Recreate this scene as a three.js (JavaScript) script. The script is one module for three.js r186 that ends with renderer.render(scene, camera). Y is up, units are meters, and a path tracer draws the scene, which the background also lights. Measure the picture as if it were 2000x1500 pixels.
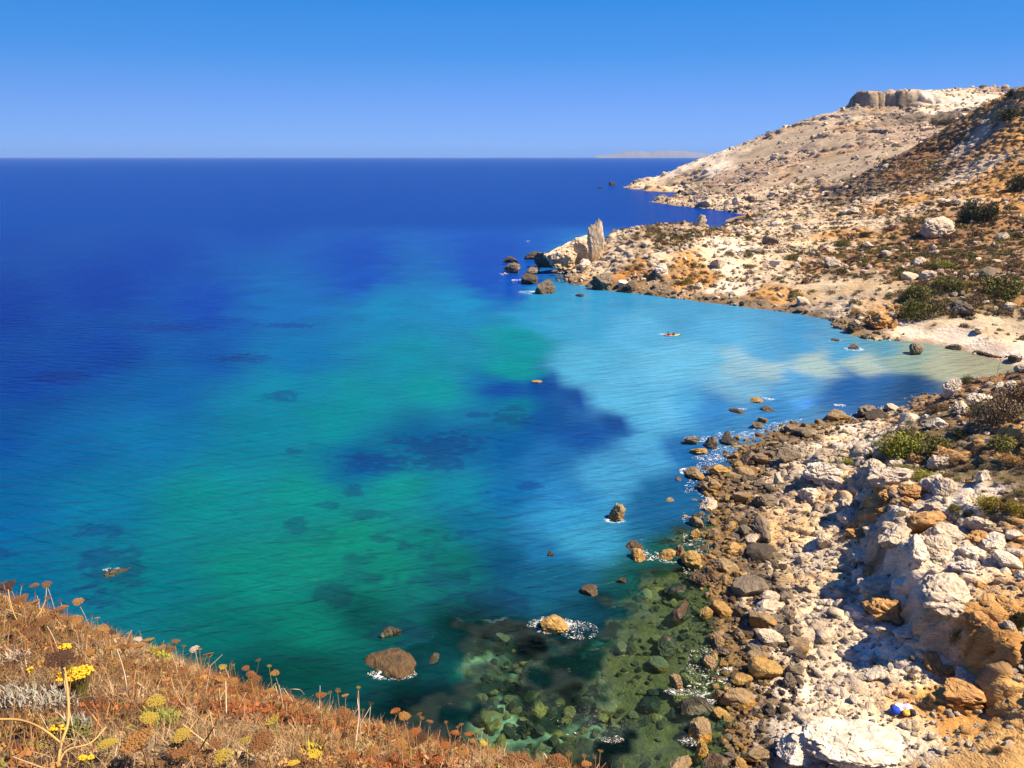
import * as THREE from 'three';
import { mergeGeometries, toCreasedNormals } from 'three/addons/utils/BufferGeometryUtils.js';
import { ImprovedNoise } from 'three/addons/math/ImprovedNoise.js';
import { MarchingCubes } from 'three/addons/objects/MarchingCubes.js';

// ---------------------------------------------------------------- camera, sky, sun, exposure
const W = 2000, HT = 1500, EYE = 42, FOV = 52, PITCH = 16.13 * Math.PI / 180;
const F = (HT / 2) / Math.tan(FOV * Math.PI / 360), CP = Math.cos(PITCH), SP = Math.sin(PITCH);
const scene = new THREE.Scene();
const camera = new THREE.PerspectiveCamera(FOV, 4 / 3, 0.1, 60000);
camera.position.set(0, EYE, 0);
camera.rotation.set(-PITCH, 0, 0);
scene.add(camera);
const renderer = new THREE.WebGLRenderer({ antialias: true });
renderer.setSize(1024, 768);
renderer.toneMapping = THREE.LinearToneMapping;
renderer.toneMappingExposure = 2.2;
renderer.shadowMap.enabled = true;
const SUNDIR = new THREE.Vector3(0.56, 0.81, 0.15).normalize();
{
  const w = 1024, h = 512, data = new Float32Array(w * h * 4);
  const stops = [[0, .27, .49, .98], [1.0, .255, .485, .99], [3.5, .175, .40, .95], [6.5, .078, .325, .86], [10, .036, .27, .79], [20, .028, .20, .68], [40, .03, .15, .58], [90, .02, .10, .46]];
  for (let j = 0; j < h; j++) {
    const el = Math.max(0, (j + .5) / h * 180 - 90);
    let k = 0; while (k < stops.length - 2 && el > stops[k + 1][0]) k++;
    const a = stops[k], b = stops[k + 1], t = Math.min(1, (el - a[0]) / (b[0] - a[0]));
    for (let i = 0; i < w; i++) {
      const az = (i + .5) / w * 6.28318 - 3.14159, glow = .86 + .14 * (Math.cos(az) * .34 - Math.sin(az) * .94);       // clearer and darker away from the sun
      const o = (j * w + i) * 4;
      for (let c = 0; c < 3; c++) data[o + c] = (a[c + 1] + (b[c + 1] - a[c + 1]) * t) * .46 * glow;
      data[o + 3] = 1;
    }
  }
  const t = new THREE.DataTexture(data, w, h, THREE.RGBAFormat, THREE.FloatType);
  t.mapping = THREE.EquirectangularReflectionMapping; t.magFilter = THREE.LinearFilter; t.minFilter = THREE.LinearFilter; t.needsUpdate = true;
  scene.background = t; scene.environment = t;
}
const sun = new THREE.DirectionalLight(0xffe8c8, 5);
sun.position.copy(SUNDIR).multiplyScalar(800).add(new THREE.Vector3(100, 0, -300)); sun.target.position.set(100, 0, -300);
sun.castShadow = true; sun.shadow.mapSize.set(4096, 4096);
Object.assign(sun.shadow.camera, { left: -700, right: 700, top: 700, bottom: -700, near: 1, far: 2500 });
scene.add(sun, sun.target);
scene.fog = new THREE.FogExp2(0x94bfff, 0.00003);

// ---------------------------------------------------------------- helpers
let seed = 7;
const R = () => { seed = (seed + 0x6d2b79f5) | 0; let t = Math.imul(seed ^ (seed >>> 15), 1 | seed); t = (t + Math.imul(t ^ (t >>> 7), 61 | t)) ^ t; return ((t ^ (t >>> 14)) >>> 0) / 4294967296; };
const rr = (a, b) => a + (b - a) * R(), pick = (a) => a[Math.floor(R() * a.length)];
const clamp = (x, a = 0, b = 1) => Math.min(b, Math.max(a, x)), lerp = (a, b, t) => a + (b - a) * t;
const smooth = (a, b, x) => { const t = clamp((x - a) / (b - a)); return t * t * (3 - 2 * t); };
const PN = new ImprovedNoise(), noise = (x, y, z) => PN.noise(x + 311.7, y + 117.3, z + 71.1);
const fbm = (x, y, z, o = 4) => { let s = 0, a = .5; for (let i = 0; i < o; i++) { s += a * noise(x, y, z); x *= 2.03; y *= 2.03; z *= 2.03; a *= .5; } return s; };
const ridged = (x, y, z, o = 4) => { let s = 0, a = .5; for (let i = 0; i < o; i++) { s += a * (1 - 2 * Math.abs(noise(x, y, z))); x *= 2.07; y *= 2.07; z *= 2.07; a *= .5; } return s; };
const hash2 = (i, j) => { let h = Math.imul(i | 0, 374761393) + Math.imul(j | 0, 668265263) | 0; h = Math.imul(h ^ (h >>> 13), 1274126177); return ((h ^ (h >>> 16)) >>> 0) / 4294967296; };
function cells(x, z) {                                     // [distance to the edge between two cells, a number of its own for the cell]
  const ix = Math.floor(x), iz = Math.floor(z); let f1 = 9, f2 = 9, id = 0;
  for (let a = -1; a < 2; a++) for (let b = -1; b < 2; b++) {
    const cx = ix + a + hash2(ix + a, iz + b), cz = iz + b + hash2(iz + b + 91, ix + a + 17), d = Math.hypot(cx - x, cz - z);
    if (d < f1) { f2 = f1; f1 = d; id = hash2(ix + a + 5, iz + b + 3); } else if (d < f2) f2 = d;
  }
  return [f2 - f1, id];
}
const names = {};
const numbered = (n) => { const k = names[n] = (names[n] ?? -1) + 1; return k ? n + '_' + String(k).padStart(3, '0') : n; };
function tag(o, label, category, group) { o.userData = { label, category }; if (group) o.userData.group = group; return o; }
function mesh(name, geo, mat, parent) {
  const m = new THREE.Mesh(geo, mat); m.name = parent ? name : numbered(name); m.castShadow = m.receiveShadow = true; (parent ?? scene).add(m); return m;
}
function struct(name, geo, mat) { const m = mesh(name, geo, mat); m.userData = { kind: 'structure' }; return m; }
function thing(name, label, category, [x, y, z], turn = 0, group) {
  const g = new THREE.Group(); g.name = numbered(name); g.position.set(x, y, z); g.rotation.y = turn; scene.add(g); return tag(g, label, category, group);
}
const M4 = new THREE.Matrix4(), Q = new THREE.Quaternion(), E = new THREE.Euler(), V3 = THREE.Vector3, V = (x, y, z) => new V3(x, y, z), COL = new THREE.Color();
function scatter(name, geo, mat, list, label, category, parent) {          // uncounted stuff: list of {p, e, s, c}
  const m = new THREE.InstancedMesh(geo, mat, list.length); m.name = parent ? name : numbered(name); m.castShadow = m.receiveShadow = true;
  list.forEach((o, i) => {
    M4.compose(V(...o.p), Q.setFromEuler(E.set(...(o.e ?? [0, 0, 0]), 'YXZ')), V(...(o.s.length ? o.s : [o.s, o.s, o.s]))); m.setMatrixAt(i, M4);
    if (o.c) m.setColorAt(i, COL.setRGB(...o.c));
  });
  (parent ?? scene).add(m); m.userData = { kind: 'stuff' }; if (label) { m.userData.label = label; m.userData.category = category; } return m;
}
const lin = (c) => c <= .04045 ? c / 12.92 : ((c + .055) / 1.055) ** 2.4;
// a direction of view as [x per forward metre, height per forward metre]; a sight line to a height or to a distance gives the place
const sight = (px, py) => { const r = HT / 2 - py, f = F * CP + r * SP; return [(px - W / 2) / f, (r * CP - F * SP) / f]; };
const atHeight = (px, py, h) => { const [sx, sy] = sight(px, py), d = (h - EYE) / sy; return [sx * d, h, -d]; };
const atDist = (px, py, d) => { const [sx, sy] = sight(px, py); return [sx * d, EYE + sy * d, -d]; };
const sizeAt = (pix, d) => pix * d / F;                                   // metres that a length in the photograph spans at that distance

// ---------------------------------------------------------------- textures
function dataTex(n, fn, rgb = false, srgb = false) {
  const d = new Uint8Array(n * n * 4);
  for (let j = 0; j < n; j++) for (let i = 0; i < n; i++) {
    const v = fn(i, j), o = (j * n + i) * 4;
    if (rgb) { d[o] = v[0] * 255; d[o + 1] = v[1] * 255; d[o + 2] = v[2] * 255; } else d[o] = d[o + 1] = d[o + 2] = clamp(v) * 255;
    d[o + 3] = 255;
  }
  const t = new THREE.DataTexture(d, n, n); t.wrapS = t.wrapT = THREE.RepeatWrapping; t.magFilter = t.minFilter = THREE.LinearFilter;
  if (srgb) t.colorSpace = THREE.SRGBColorSpace; t.needsUpdate = true; return t;
}
// tileable noise: four-cornered blend
const tile = (fn, n) => (i, j) => { const u = i / n, v = j / n; return fn(u, v) * (1 - u) * (1 - v) + fn(u - 1, v) * u * (1 - v) + fn(u, v - 1) * (1 - u) * v + fn(u - 1, v - 1) * u * v; };
const rockHeight = dataTex(512, tile((u, v) => .5 + .55 * fbm(u * 9, v * 9, 3, 6) + .22 * ridged(u * 16, v * 16, 9, 4), 512));
const rockTone = dataTex(512, tile((u, v) => { const k = clamp(.96 + .5 * fbm(u * 7, v * 7, 21, 6) - .38 * smooth(.45, .9, ridged(u * 10, v * 10, 33, 4))); return k; }, 512));
// ---------------------------------------------------------------- the land: heights and kinds of ground through surveyed points
// kinds: colour, roughness of relief, share of rocks, share of shrubs
const KIND = {
  p: [[.54, .445, .32], 1.0, .9, .2], w: [[.68, .60, .485], .55, .45, .06], o: [[.46, .25, .075], .9, .45, .35], b: [[.25, .135, .055], .6, .6, 1.4],
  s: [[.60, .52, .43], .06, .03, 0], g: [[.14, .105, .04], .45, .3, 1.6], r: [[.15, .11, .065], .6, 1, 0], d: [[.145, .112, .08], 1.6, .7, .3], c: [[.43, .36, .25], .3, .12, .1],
  m: [[.36, .27, .19], .9, .9, .6], k: [[.33, .27, .185], .25, .05, .05], u: [[.13, .13, .06], .3, .3, 0], y: [[.50, .30, .10], .25, .12, .1],
};
function rbf(pts, scale = 1) {                              // through every point, straight between neighbours
  const n = pts.length, m = n + 3, A = Array.from({ length: m }, () => new Float64Array(m + 1));
  for (let i = 0; i < n; i++) {
    for (let j = 0; j < n; j++) A[i][j] = Math.hypot(pts[i][0] - pts[j][0], pts[i][2] - pts[j][2]);
    A[i][i] -= .6 * scale;
    A[i][n] = A[n][i] = 1; A[i][n + 1] = A[n + 1][i] = pts[i][0] / 100; A[i][n + 2] = A[n + 2][i] = pts[i][2] / 100; A[i][m] = pts[i][1];
  }
  for (let c = 0; c < m; c++) {
    let p = c; for (let i = c + 1; i < m; i++) if (Math.abs(A[i][c]) > Math.abs(A[p][c])) p = i;
    [A[c], A[p]] = [A[p], A[c]];
    for (let i = c + 1; i < m; i++) { const f = A[i][c] / A[c][c]; if (f) for (let j = c; j <= m; j++) A[i][j] -= f * A[c][j]; }
  }
  const w = new Float64Array(m);
  for (let i = m - 1; i >= 0; i--) { let s = A[i][m]; for (let j = i + 1; j < m; j++) s -= A[i][j] * w[j]; w[i] = s / A[i][i]; }
  return w;
}
function makeLand(pts, warp, grain, shape) {
  const n = pts.length, X = Float64Array.from(pts, (p) => p[0]), Z = Float64Array.from(pts, (p) => p[2]), w = rbf(pts), kinds = pts.map((p) => KIND[p[3]]);
  const base = (x, z) => { let h = w[n] + w[n + 1] * x / 100 + w[n + 2] * z / 100; for (let i = 0; i < n; i++) { const a = x - X[i], b = z - Z[i]; h += w[i] * Math.sqrt(a * a + b * b); } return h; };
  const kindAt = (x, z) => {
    const qx = x + warp * fbm(x / warp / 2, 1, z / warp / 2, 4) * 2, qz = z + warp * fbm(x / warp / 2, 9, z / warp / 2, 4) * 2;
    let s = 0, r = 0, g = 0, b = 0, a = 0, k = 0, t = 0;
    for (let i = 0; i < n; i++) {
      const dx = qx - X[i], dz = qz - Z[i], q = dx * dx + dz * dz + .3, f = 1 / (q * q), K = kinds[i], c = K[0];
      s += f; r += f * c[0]; g += f * c[1]; b += f * c[2]; a += f * K[1]; k += f * K[2]; t += f * K[3];
    }
    return { c: [r / s, g / s, b / s], amp: a / s, rock: k / s, shrub: t / s };
  };
  const height = (x, z, k) => {
    let h = base(x, z); k ??= kindAt(x, z); h = shape(x, z, h, k);
    const g = grain, A = k.amp * smooth(-3 * g, 1.6 * g, h) * g;
    if (A > .02) {
      const [e1, i1] = cells(x / g / 3.1 + .35 * noise(x / g, 0, z / g), z / g / 2.3), [e2, i2] = cells(x / g / 1.15, z / g / 1.0);
      h += A * (.6 * ridged(x / g / 5.5, 14, z / g / 4.5, 4) - .1 + .95 * fbm(x / g / 9, 4, z / g / 9, 3) * 2 + .55 * (i1 - .5) + .35 * smooth(0, .25, e1) + .28 * (i2 - .5) + .16 * smooth(0, .3, e2) + .5 * fbm(x / g / 1.6, 7, z / g / 1.6, 4) - .25);
    } else h += .02 * fbm(x, 2, z, 3);
    return h;
  };
  return { base, kindAt, height };
}
const A = [], put = (px, py, h, k) => A.push([...atHeight(px, py, h), k]), far_ = (px, py, d, k) => A.push([...atDist(px, py, d), k]);
// the near shore: water's edge from the foreground to the corner of the beach
const EDGE = [[1470, 1600], [1470, 1500], [1440, 1430], [1425, 1360], [1425, 1290], [1430, 1220], [1410, 1160], [1400, 1100], [1395, 1040], [1390, 980], [1400, 930], [1440, 885], [1490, 850], [1550, 830], [1640, 818], [1740, 803], [1800, 775]];
EDGE.forEach(([x, y]) => { const p = atHeight(x, y, 0); A.push([...p, 'r'], [p[0] - 5, -1.1, p[2] - 1.5, 'u'], [p[0] - 14, -2.6, p[2] - 4, 'u'], [p[0] - 32, -5.5, p[2] - 9, 'u']); });
for (const [x, y, h, k] of [
  [1520, 1450, .9, 'w'], [1600, 1420, 1.9, 'w'], [1700, 1430, 2.6, 'w'], [1800, 1450, 2.7, 'w'], [1560, 1490, 1.4, 'w'], [1700, 1500, 2.3, 'w'], [1830, 1500, 3, 'y'], [1920, 1500, 4.2, 'y'], [1990, 1480, 5.2, 'y'], [1900, 1420, 3.7, 'y'], [1980, 1400, 4.6, 'y'],
  [1520, 1190, .75, 'p'], [1530, 1280, .6, 'p'], [1540, 1345, .7, 'w'], [1500, 1300, .35, 'r'], [1580, 1300, .8, 'p'], [1680, 1300, 1.6, 'w'], [1760, 1300, 2.3, 'w'], [1830, 1320, 3, 'y'], [1860, 1370, 3.3, 'y'],
  [1930, 1400, 3.8, 'y'], [1855, 1305, 3.1, 'y'], [1765, 1225, 2.8, 'w'], [1700, 1165, 2.4, 'w'], [1690, 1120, 2.4, 'w'], [1672, 1090, 2.4, 'w'],
  // the low cliff: foot and lip
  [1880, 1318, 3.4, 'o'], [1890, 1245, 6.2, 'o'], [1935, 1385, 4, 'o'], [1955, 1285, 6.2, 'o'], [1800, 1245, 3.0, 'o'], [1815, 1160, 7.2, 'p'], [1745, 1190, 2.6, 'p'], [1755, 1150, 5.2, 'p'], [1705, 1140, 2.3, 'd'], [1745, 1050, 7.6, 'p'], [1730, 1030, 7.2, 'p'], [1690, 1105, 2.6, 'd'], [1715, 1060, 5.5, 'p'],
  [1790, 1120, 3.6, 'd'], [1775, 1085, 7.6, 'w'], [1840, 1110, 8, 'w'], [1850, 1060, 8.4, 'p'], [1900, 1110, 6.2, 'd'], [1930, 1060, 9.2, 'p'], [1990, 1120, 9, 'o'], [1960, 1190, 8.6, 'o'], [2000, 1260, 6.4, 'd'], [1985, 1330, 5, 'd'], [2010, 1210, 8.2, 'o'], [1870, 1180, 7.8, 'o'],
  [1800, 990, 8.2, 'w'], [1880, 1010, 9, 'w'], [1960, 1000, 10.4, 'g'], [1990, 940, 12, 'g'], [1900, 930, 9.6, 'g'], [1820, 920, 8.2, 'g'], [1760, 905, 6.6, 'g'], [1700, 905, 5.0, 'p'], [1650, 905, 4.2, 'p'], [1760, 960, 7, 'p'], [1700, 1000, 5, 'o'], [1680, 960, 4.6, 'p'], [1720, 945, 5.8, 'p'],
  [1560, 925, 1.6, 'p'], [1600, 958, 1.9, 'd'], [1570, 905, 3.2, 'p'], [1620, 925, 4.5, 'p'], [1640, 965, 4.3, 'p'], [1630, 985, 2.3, 'o'], [1660, 1000, 2.8, 'o'],
  [1800, 850, 8, 'g'], [1850, 800, 8.8, 'g'], [1920, 800, 10.5, 'b'], [1990, 800, 13, 'g'], [1990, 870, 12.5, 'o'], [2000, 728, 12.6, 'b'], [1950, 735, 11.3, 'b'], [1900, 742, 9.6, 'b'], [1860, 770, 8, 'b'], [1830, 790, 6.5, 'o'], [1795, 798, 4.4, 'o'], [1760, 830, 2.4, 'p'], [1780, 815, 2.4, 'p'],
  [1740, 850, 2.9, 'p'], [1690, 840, 1.4, 'w'], [1640, 860, 1.4, 'w'], [1690, 875, 2.9, 'w'], [1560, 860, .5, 'r'], [1500, 900, .7, 'r'], [1540, 940, 1.2, 'p'], [1480, 960, .6, 'r'], [1460, 1040, .6, 'r'], [1550, 1030, 1.4, 'p'], [1610, 1060, 1.9, 'w'], [1640, 1020, 2.2, 'w'],
  [1480, 1130, .6, 'r'], [1560, 1130, 1.1, 'p'], [1640, 1130, 1.9, 'w'], [1480, 1220, .4, 'r'], [1560, 1220, .9, 'p'], [1650, 1210, 1.7, 'w'], [1530, 1370, .5, 'p'], [1600, 1360, 1.1, 'w'], [1500, 1410, .4, 'r'],
  // outside the frame on the right
  
  // the beach at the head of the bay
  [1700, 664, 0, 'p'], [1790, 668, 0, 's'], [1850, 677, 0, 's'], [1900, 690, 0, 's'], [1950, 706, 0, 's'], [1745, 655, .8, 'p'], [1780, 643, 1.4, 's'], [1850, 655, 1.6, 's'], [1900, 660, 1.9, 's'], [1950, 676, 2.0, 's'], [2000, 694, 1.6, 's'], [2000, 712, .5, 's'], [1990, 675, 2.4, 's'],
  [1830, 632, 3.2, 'c'], [1900, 645, 3.2, 'c'], [1945, 652, 3.6, 'c'], [1900, 590, 7, 'g'], [1800, 600, 5, 'g'], [1720, 612, 2.9, 'o'], [1650, 605, 2.6, 'p'],
  [1600, 570, 4.4, 'c'], [1700, 560, 7, 'c'], [1800, 540, 9, 'b'], [1900, 540, 11.5, 'b'], [1620, 520, 8.4, 'b'], [1720, 500, 10.8, 'b'], [1640, 628, .8, 'r'], [1690, 648, .7, 'r'], [1660, 636, .6, 'r'],
  // the promontory's bay side
  [1500, 580, 2.4, 'o'], [1500, 530, 6.5, 'p'], [1420, 565, 2.6, 'w'], [1420, 520, 7.2, 'w'], [1420, 480, 11, 'w'], [1340, 560, 2.6, 'o'], [1330, 520, 7, 'o'], [1370, 545, 4.4, 'o'], [1280, 500, 9.8, 'p'], [1300, 462, 13.6, 'g'], [1230, 495, 9, 'p'], [1240, 535, 3.8, 'o'], [1165, 535, 2.4, 'p'], [1180, 505, 6.2, 'p'], [1240, 468, 13, 'm'], [1220, 560, 1.2, 'r'], [1300, 572, 1.0, 'r'], [1400, 583, .9, 'r'], [1480, 594, .9, 'r'],
  [1100, 508, 2.2, 'p'], [1105, 530, .9, 'r'], [1140, 515, 2.6, 'p'], [1150, 500, 4.6, 'p'],
  [1660, 635, 0, 'r'], [1600, 622, 0, 'r'], [1540, 610, 0, 'r'], [1470, 602, 0, 'r'], [1380, 592, 0, 'r'], [1280, 578, 0, 'r'], [1180, 566, 0, 'r'], [1120, 556, 0, 'r'], [1070, 547, 0, 'r'], [1050, 532, 0, 'r'], [1050, 515, 0, 'r'],
]) put(x, y, h, k);
// off the bay shore the bottom falls away
for (const [x, y] of [[1600, 640], [1540, 632], [1470, 622], [1380, 612], [1280, 596], [1180, 584], [1120, 574], [1050, 562], [1000, 535], [990, 515], [1740, 690], [1800, 705], [1880, 718]]) put(x, y, -2.2, 's');
for (const [x, y, d, k] of [
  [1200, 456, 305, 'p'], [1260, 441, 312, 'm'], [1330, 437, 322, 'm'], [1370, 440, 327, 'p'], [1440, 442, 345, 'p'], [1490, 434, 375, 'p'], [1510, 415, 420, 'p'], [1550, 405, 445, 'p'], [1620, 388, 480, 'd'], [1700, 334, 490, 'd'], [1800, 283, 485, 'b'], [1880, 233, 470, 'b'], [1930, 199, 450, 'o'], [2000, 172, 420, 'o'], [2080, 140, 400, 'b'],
  [1400, 460, 325, 'g'], [1480, 470, 320, 'p'],
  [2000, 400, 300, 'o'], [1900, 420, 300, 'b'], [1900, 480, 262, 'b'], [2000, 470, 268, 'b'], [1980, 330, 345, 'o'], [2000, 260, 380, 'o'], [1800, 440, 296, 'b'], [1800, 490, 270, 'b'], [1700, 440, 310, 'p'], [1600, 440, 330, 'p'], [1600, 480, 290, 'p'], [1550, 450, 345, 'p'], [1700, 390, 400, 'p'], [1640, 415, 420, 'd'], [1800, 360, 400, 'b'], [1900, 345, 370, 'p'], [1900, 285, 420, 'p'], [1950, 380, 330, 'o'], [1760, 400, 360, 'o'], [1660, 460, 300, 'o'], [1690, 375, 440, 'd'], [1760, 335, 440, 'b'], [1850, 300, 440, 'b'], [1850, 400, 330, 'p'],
  [2200, 170, 430, 'b'], [2200, 400, 270, 'b'], [2200, 540, 190, 'b'], [2200, 610, 178, 'b'], [2200, 690, 158, 's'], [1960, 640, 183, 'c'], [2000, 640, 181, 'c'], [1990, 660, 176, 'c'], [2000, 600, 195, 'b'], [2000, 540, 215, 'b'], [2450, 300, 330, 'b'],
]) far_(x, y, d, k);
// behind the ridges
for (const [x, y, d] of [[1200, 456, 305], [1260, 441, 312], [1330, 437, 322], [1370, 440, 327], [1440, 442, 345], [1490, 434, 375]]) { const p = atDist(x, y, d); A.push([p[0] - 4, p[1] * .3, p[2] - 18, 'p'], [p[0] - 8, -4, p[2] - 42, 'u']); }
for (const [x, y, d] of [[1510, 415, 420], [1620, 388, 480], [1700, 334, 490], [1800, 283, 485], [1930, 199, 450]]) { const p = atDist(x, y, d); A.push([p[0] + 8, p[1] * .72, p[2] - 45, 'b'], [p[0] + 15, p[1] * .3, p[2] - 105, 'b']); }
A.push([62, 18, -78, 'b'], [58, 13.5, -63, 'o'], [70, 16, -60, 'o'], [70, 12, -48, 'o'], [85, 20, -80, 'g'], [105, 21, -108, 'g'], [92, 19, -95, 'g'], [48, 7.6, -44, 'o'], [34, 4.6, -38, 'y'], [38, 5.2, -38, 'y'], [39, 6.2, -44, 'o'], [44, 6.8, -44, 'o'], [50, 8, -50, 'o'], [44, 6, -38, 'o'], [56, 10, -56, 'o'], [50, 11, -62, 'o'], [46, 9.5, -56, 'o'], [70, .4, -128, 's'], [88, .6, -138, 's'], [100, 3.5, -128, 'b'], [40, -9, -200, 's'], [0, -12, -240, 's'], [-20, -12, -330, 's'], [60, -12, -420, 's'], [150, -6, -520, 's'], [20, -12, -520, 's'], [52, 6, -30, 'o'], [70, 9, -30, 'o'], [34, 4, -33, 'y'], [26, .5, -33, 'r']);
const ledges = (h, p, x, z) => { const q = h / p + 1.1 * fbm(x / p / 5, 3, z / p / 5, 3), i = Math.floor(q), f = q - i; return (i + smooth(.3, .72, f) - 1.1 * fbm(x / p / 5, 3, z / p / 5, 3)) * p; };
const land = makeLand(A, 4, 1, (x, z, h, k) => {
  const w = smooth(25, 31, x) * smooth(-104, -90, z) * smooth(-40, -50, z), t = (h - 2.7) / 5.2;
  if (w > 0 && t > 0 && t < 1) h = lerp(h, 2.7 + 5.2 * smooth(.22, .66, t + .3 * fbm(x / 3.2, 6, z / 3.2, 3)), w * (.35 + .5 * smooth(-.2, .2, fbm(x / 7, 16, z / 7, 2))));
  const m = smooth(.5, .9, k.amp) * smooth(-.15, .2, fbm(x / 30, 77, z / 30, 3)) * smooth(.6, 2.5, h); return m > .01 ? lerp(h, ledges(h, z < -150 ? 2.6 : 1.9, x, z), m * (z < -150 ? .12 : .6)) : h;
});

const C = [];
for (const [x, y, h, k] of [[1506, 413, 0, 'r'], [1440, 401, 0, 'r'], [1360, 393, 0, 'r'], [1288, 386, 0, 'r'], [1320, 379, 0, 'r'], [1390, 376, 0, 'r'], [1300, 371, 0, 'r'], [1222, 366, 0, 'r'], [1330, 384, 4, 'm'], [1440, 391, 6, 'p'], [1400, 388, 4.5, 'p'], [1490, 402, 5, 'p'], [1560, 405, 5, 'm'], [1300, 365, 5, 'p'], [1245, 362, 4, 'p']]) C.push([...atHeight(x, y, h), k]);
for (const [x, y, h] of [[1440, 412, -6], [1340, 402, -7], [1260, 389, -7], [1330, 377.5, -5], [1240, 374, -7], [1190, 366, -9]]) C.push([...atHeight(x, y, h), 'u']);
for (const [x, y, d, k] of [
  [1250, 352, 1160, 'p'], [1300, 341, 1165, 'w'], [1340, 322, 1165, 'w'], [1400, 300, 1165, 'w'], [1450, 280, 1165, 'k'], [1500, 263, 1165, 'm'], [1560, 242, 1160, 'm'], [1610, 226, 1156, 'p'], [1655, 209, 1150, 'p'],
  [1682, 182, 1138, 'p'], [1720, 181, 1130, 'p'], [1765, 183, 1120, 'p'], [1815, 187, 1118, 'w'], [1672, 207, 1137, 'd'], [1720, 208, 1127, 'd'], [1762, 217, 1114, 'd'], [1815, 196, 1113, 'w'], [1800, 178, 1230, 'w'], [1900, 178, 1190, 'p'], [1960, 176, 1150, 'm'], [2060, 176, 1150, 'm'], [2200, 172, 1150, 'm'],  // mesa face: its shade is put into the dark ground colour
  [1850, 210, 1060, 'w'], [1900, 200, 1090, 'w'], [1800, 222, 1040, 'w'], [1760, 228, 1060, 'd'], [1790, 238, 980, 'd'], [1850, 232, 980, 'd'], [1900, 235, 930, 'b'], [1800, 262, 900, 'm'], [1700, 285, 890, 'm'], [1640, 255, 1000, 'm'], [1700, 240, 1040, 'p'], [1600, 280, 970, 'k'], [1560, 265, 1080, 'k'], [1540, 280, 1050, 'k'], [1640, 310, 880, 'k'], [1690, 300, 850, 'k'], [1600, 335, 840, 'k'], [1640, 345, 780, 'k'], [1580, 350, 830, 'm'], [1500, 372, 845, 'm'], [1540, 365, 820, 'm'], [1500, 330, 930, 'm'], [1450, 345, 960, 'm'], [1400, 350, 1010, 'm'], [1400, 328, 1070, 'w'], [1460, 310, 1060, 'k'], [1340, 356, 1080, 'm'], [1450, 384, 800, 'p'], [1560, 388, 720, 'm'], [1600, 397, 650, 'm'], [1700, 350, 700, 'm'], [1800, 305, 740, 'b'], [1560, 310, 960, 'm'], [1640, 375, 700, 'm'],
]) C.push([...atDist(x, y, d), k]);
for (const [x, y, d] of [[1250, 352, 1160], [1340, 322, 1165], [1450, 280, 1165], [1560, 242, 1160], [1655, 209, 1150]]) { const p = atDist(x, y, d); C.push([p[0] + 30, p[1] * .6 - 4, p[2] - 90, 'm'], [p[0] + 60, -8, p[2] - 260, 'u']); }
for (const x of [560, 700, 900]) C.push([x, 126, -1330, 'm'], [x, 120, -1420, 'm']);
C.push([420, 3, -560, 'b'], [240, 3, -560, 'b'], [640, 40, -700, 'b'], [900, 90, -800, 'b'], [120, -14, -620, 's'], [60, -14, -900, 's'], [100, -14, -1300, 's']);
const farLand = makeLand(C, 14, 3.2, (x, z, h, k) => { const q = (h - 105) / 21; if (q > 0 && q < 1) h = lerp(h, 105 + 21 * smooth(.3, .58, q + .1 * fbm(x / 18, 6, z / 18, 4)), smooth(600, 530, x) * .9); const m = smooth(.5, .9, k.amp) * smooth(-.1, .2, fbm(x / 90, 77, z / 90, 3)) * smooth(3, 12, h); return m > .01 ? lerp(h, ledges(h, 11, x, z), m * .7) : h; });

function sheet(L, x0, x1, d0, d1, step, tint, floor, crag = 0) {
  const nx = Math.round((x1 - x0) / step), nz = Math.round((d1 - d0) / step), P = new Float32Array((nx + 1) * (nz + 1) * 3), U = new Float32Array((nx + 1) * (nz + 1) * 2), K = new Float32Array(P.length), idx = [];
  for (let j = 0; j <= nz; j++) for (let i = 0; i <= nx; i++) {
    const o = j * (nx + 1) + i, x = x0 + i * step, z = -(d0 + j * step), b = L.base(x, z);
    let h = b, c = [.2, .18, .1];
    if (b > floor - 2) { const k = L.kindAt(x, z); h = L.height(x, z, k); c = tint(k.c, x, h, z); }
    P.set([x, h, z], o * 3); K.set(c, o * 3); U.set([(x + h) / (step * 16), (z - h * .7) / (step * 16)], o * 2);
  }
  for (let j = 0; j < nz; j++) for (let i = 0; i < nx; i++) {
    const a = j * (nx + 1) + i, b = a + 1, c = a + nx + 1, d = c + 1;
    if (Math.max(P[a * 3 + 1], P[b * 3 + 1], P[c * 3 + 1], P[d * 3 + 1]) < floor) continue;
    idx.push(a, b, c, b, d, c);
  }
  const g = new THREE.BufferGeometry(); g.setAttribute('position', new THREE.BufferAttribute(P, 3)); g.setAttribute('uv', new THREE.BufferAttribute(U, 2)); g.setAttribute('color', new THREE.BufferAttribute(K, 3)); g.setIndex(idx); g.computeVertexNormals();
  if (crag) {                                                // broken faces: push steep ground in and out along its own normal
    const N = g.attributes.normal.array, s = crag;
    for (let o = 0; o < P.length; o += 3) {
      const st = smooth(.93, .72, N[o + 1]) * smooth(-.5, 1, P[o + 1]); if (st < .02) continue;
      const x = P[o] / s, y = P[o + 1] / s, z = P[o + 2] / s, a = st * s * 1.5 * (.55 * ridged(x * .45, y * .8, z * .45, 4) + .5 * noise(x * .9, y * 2.2, z * .9) + .35 * (Math.abs(((y + .5 * noise(x, y, z)) * .9) % 1 - .5) - .25));
      P[o] += N[o] * a; P[o + 1] += N[o + 1] * a * .5; P[o + 2] += N[o + 2] * a;
    }
    g.computeVertexNormals();
  }
  return g;
}
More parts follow.
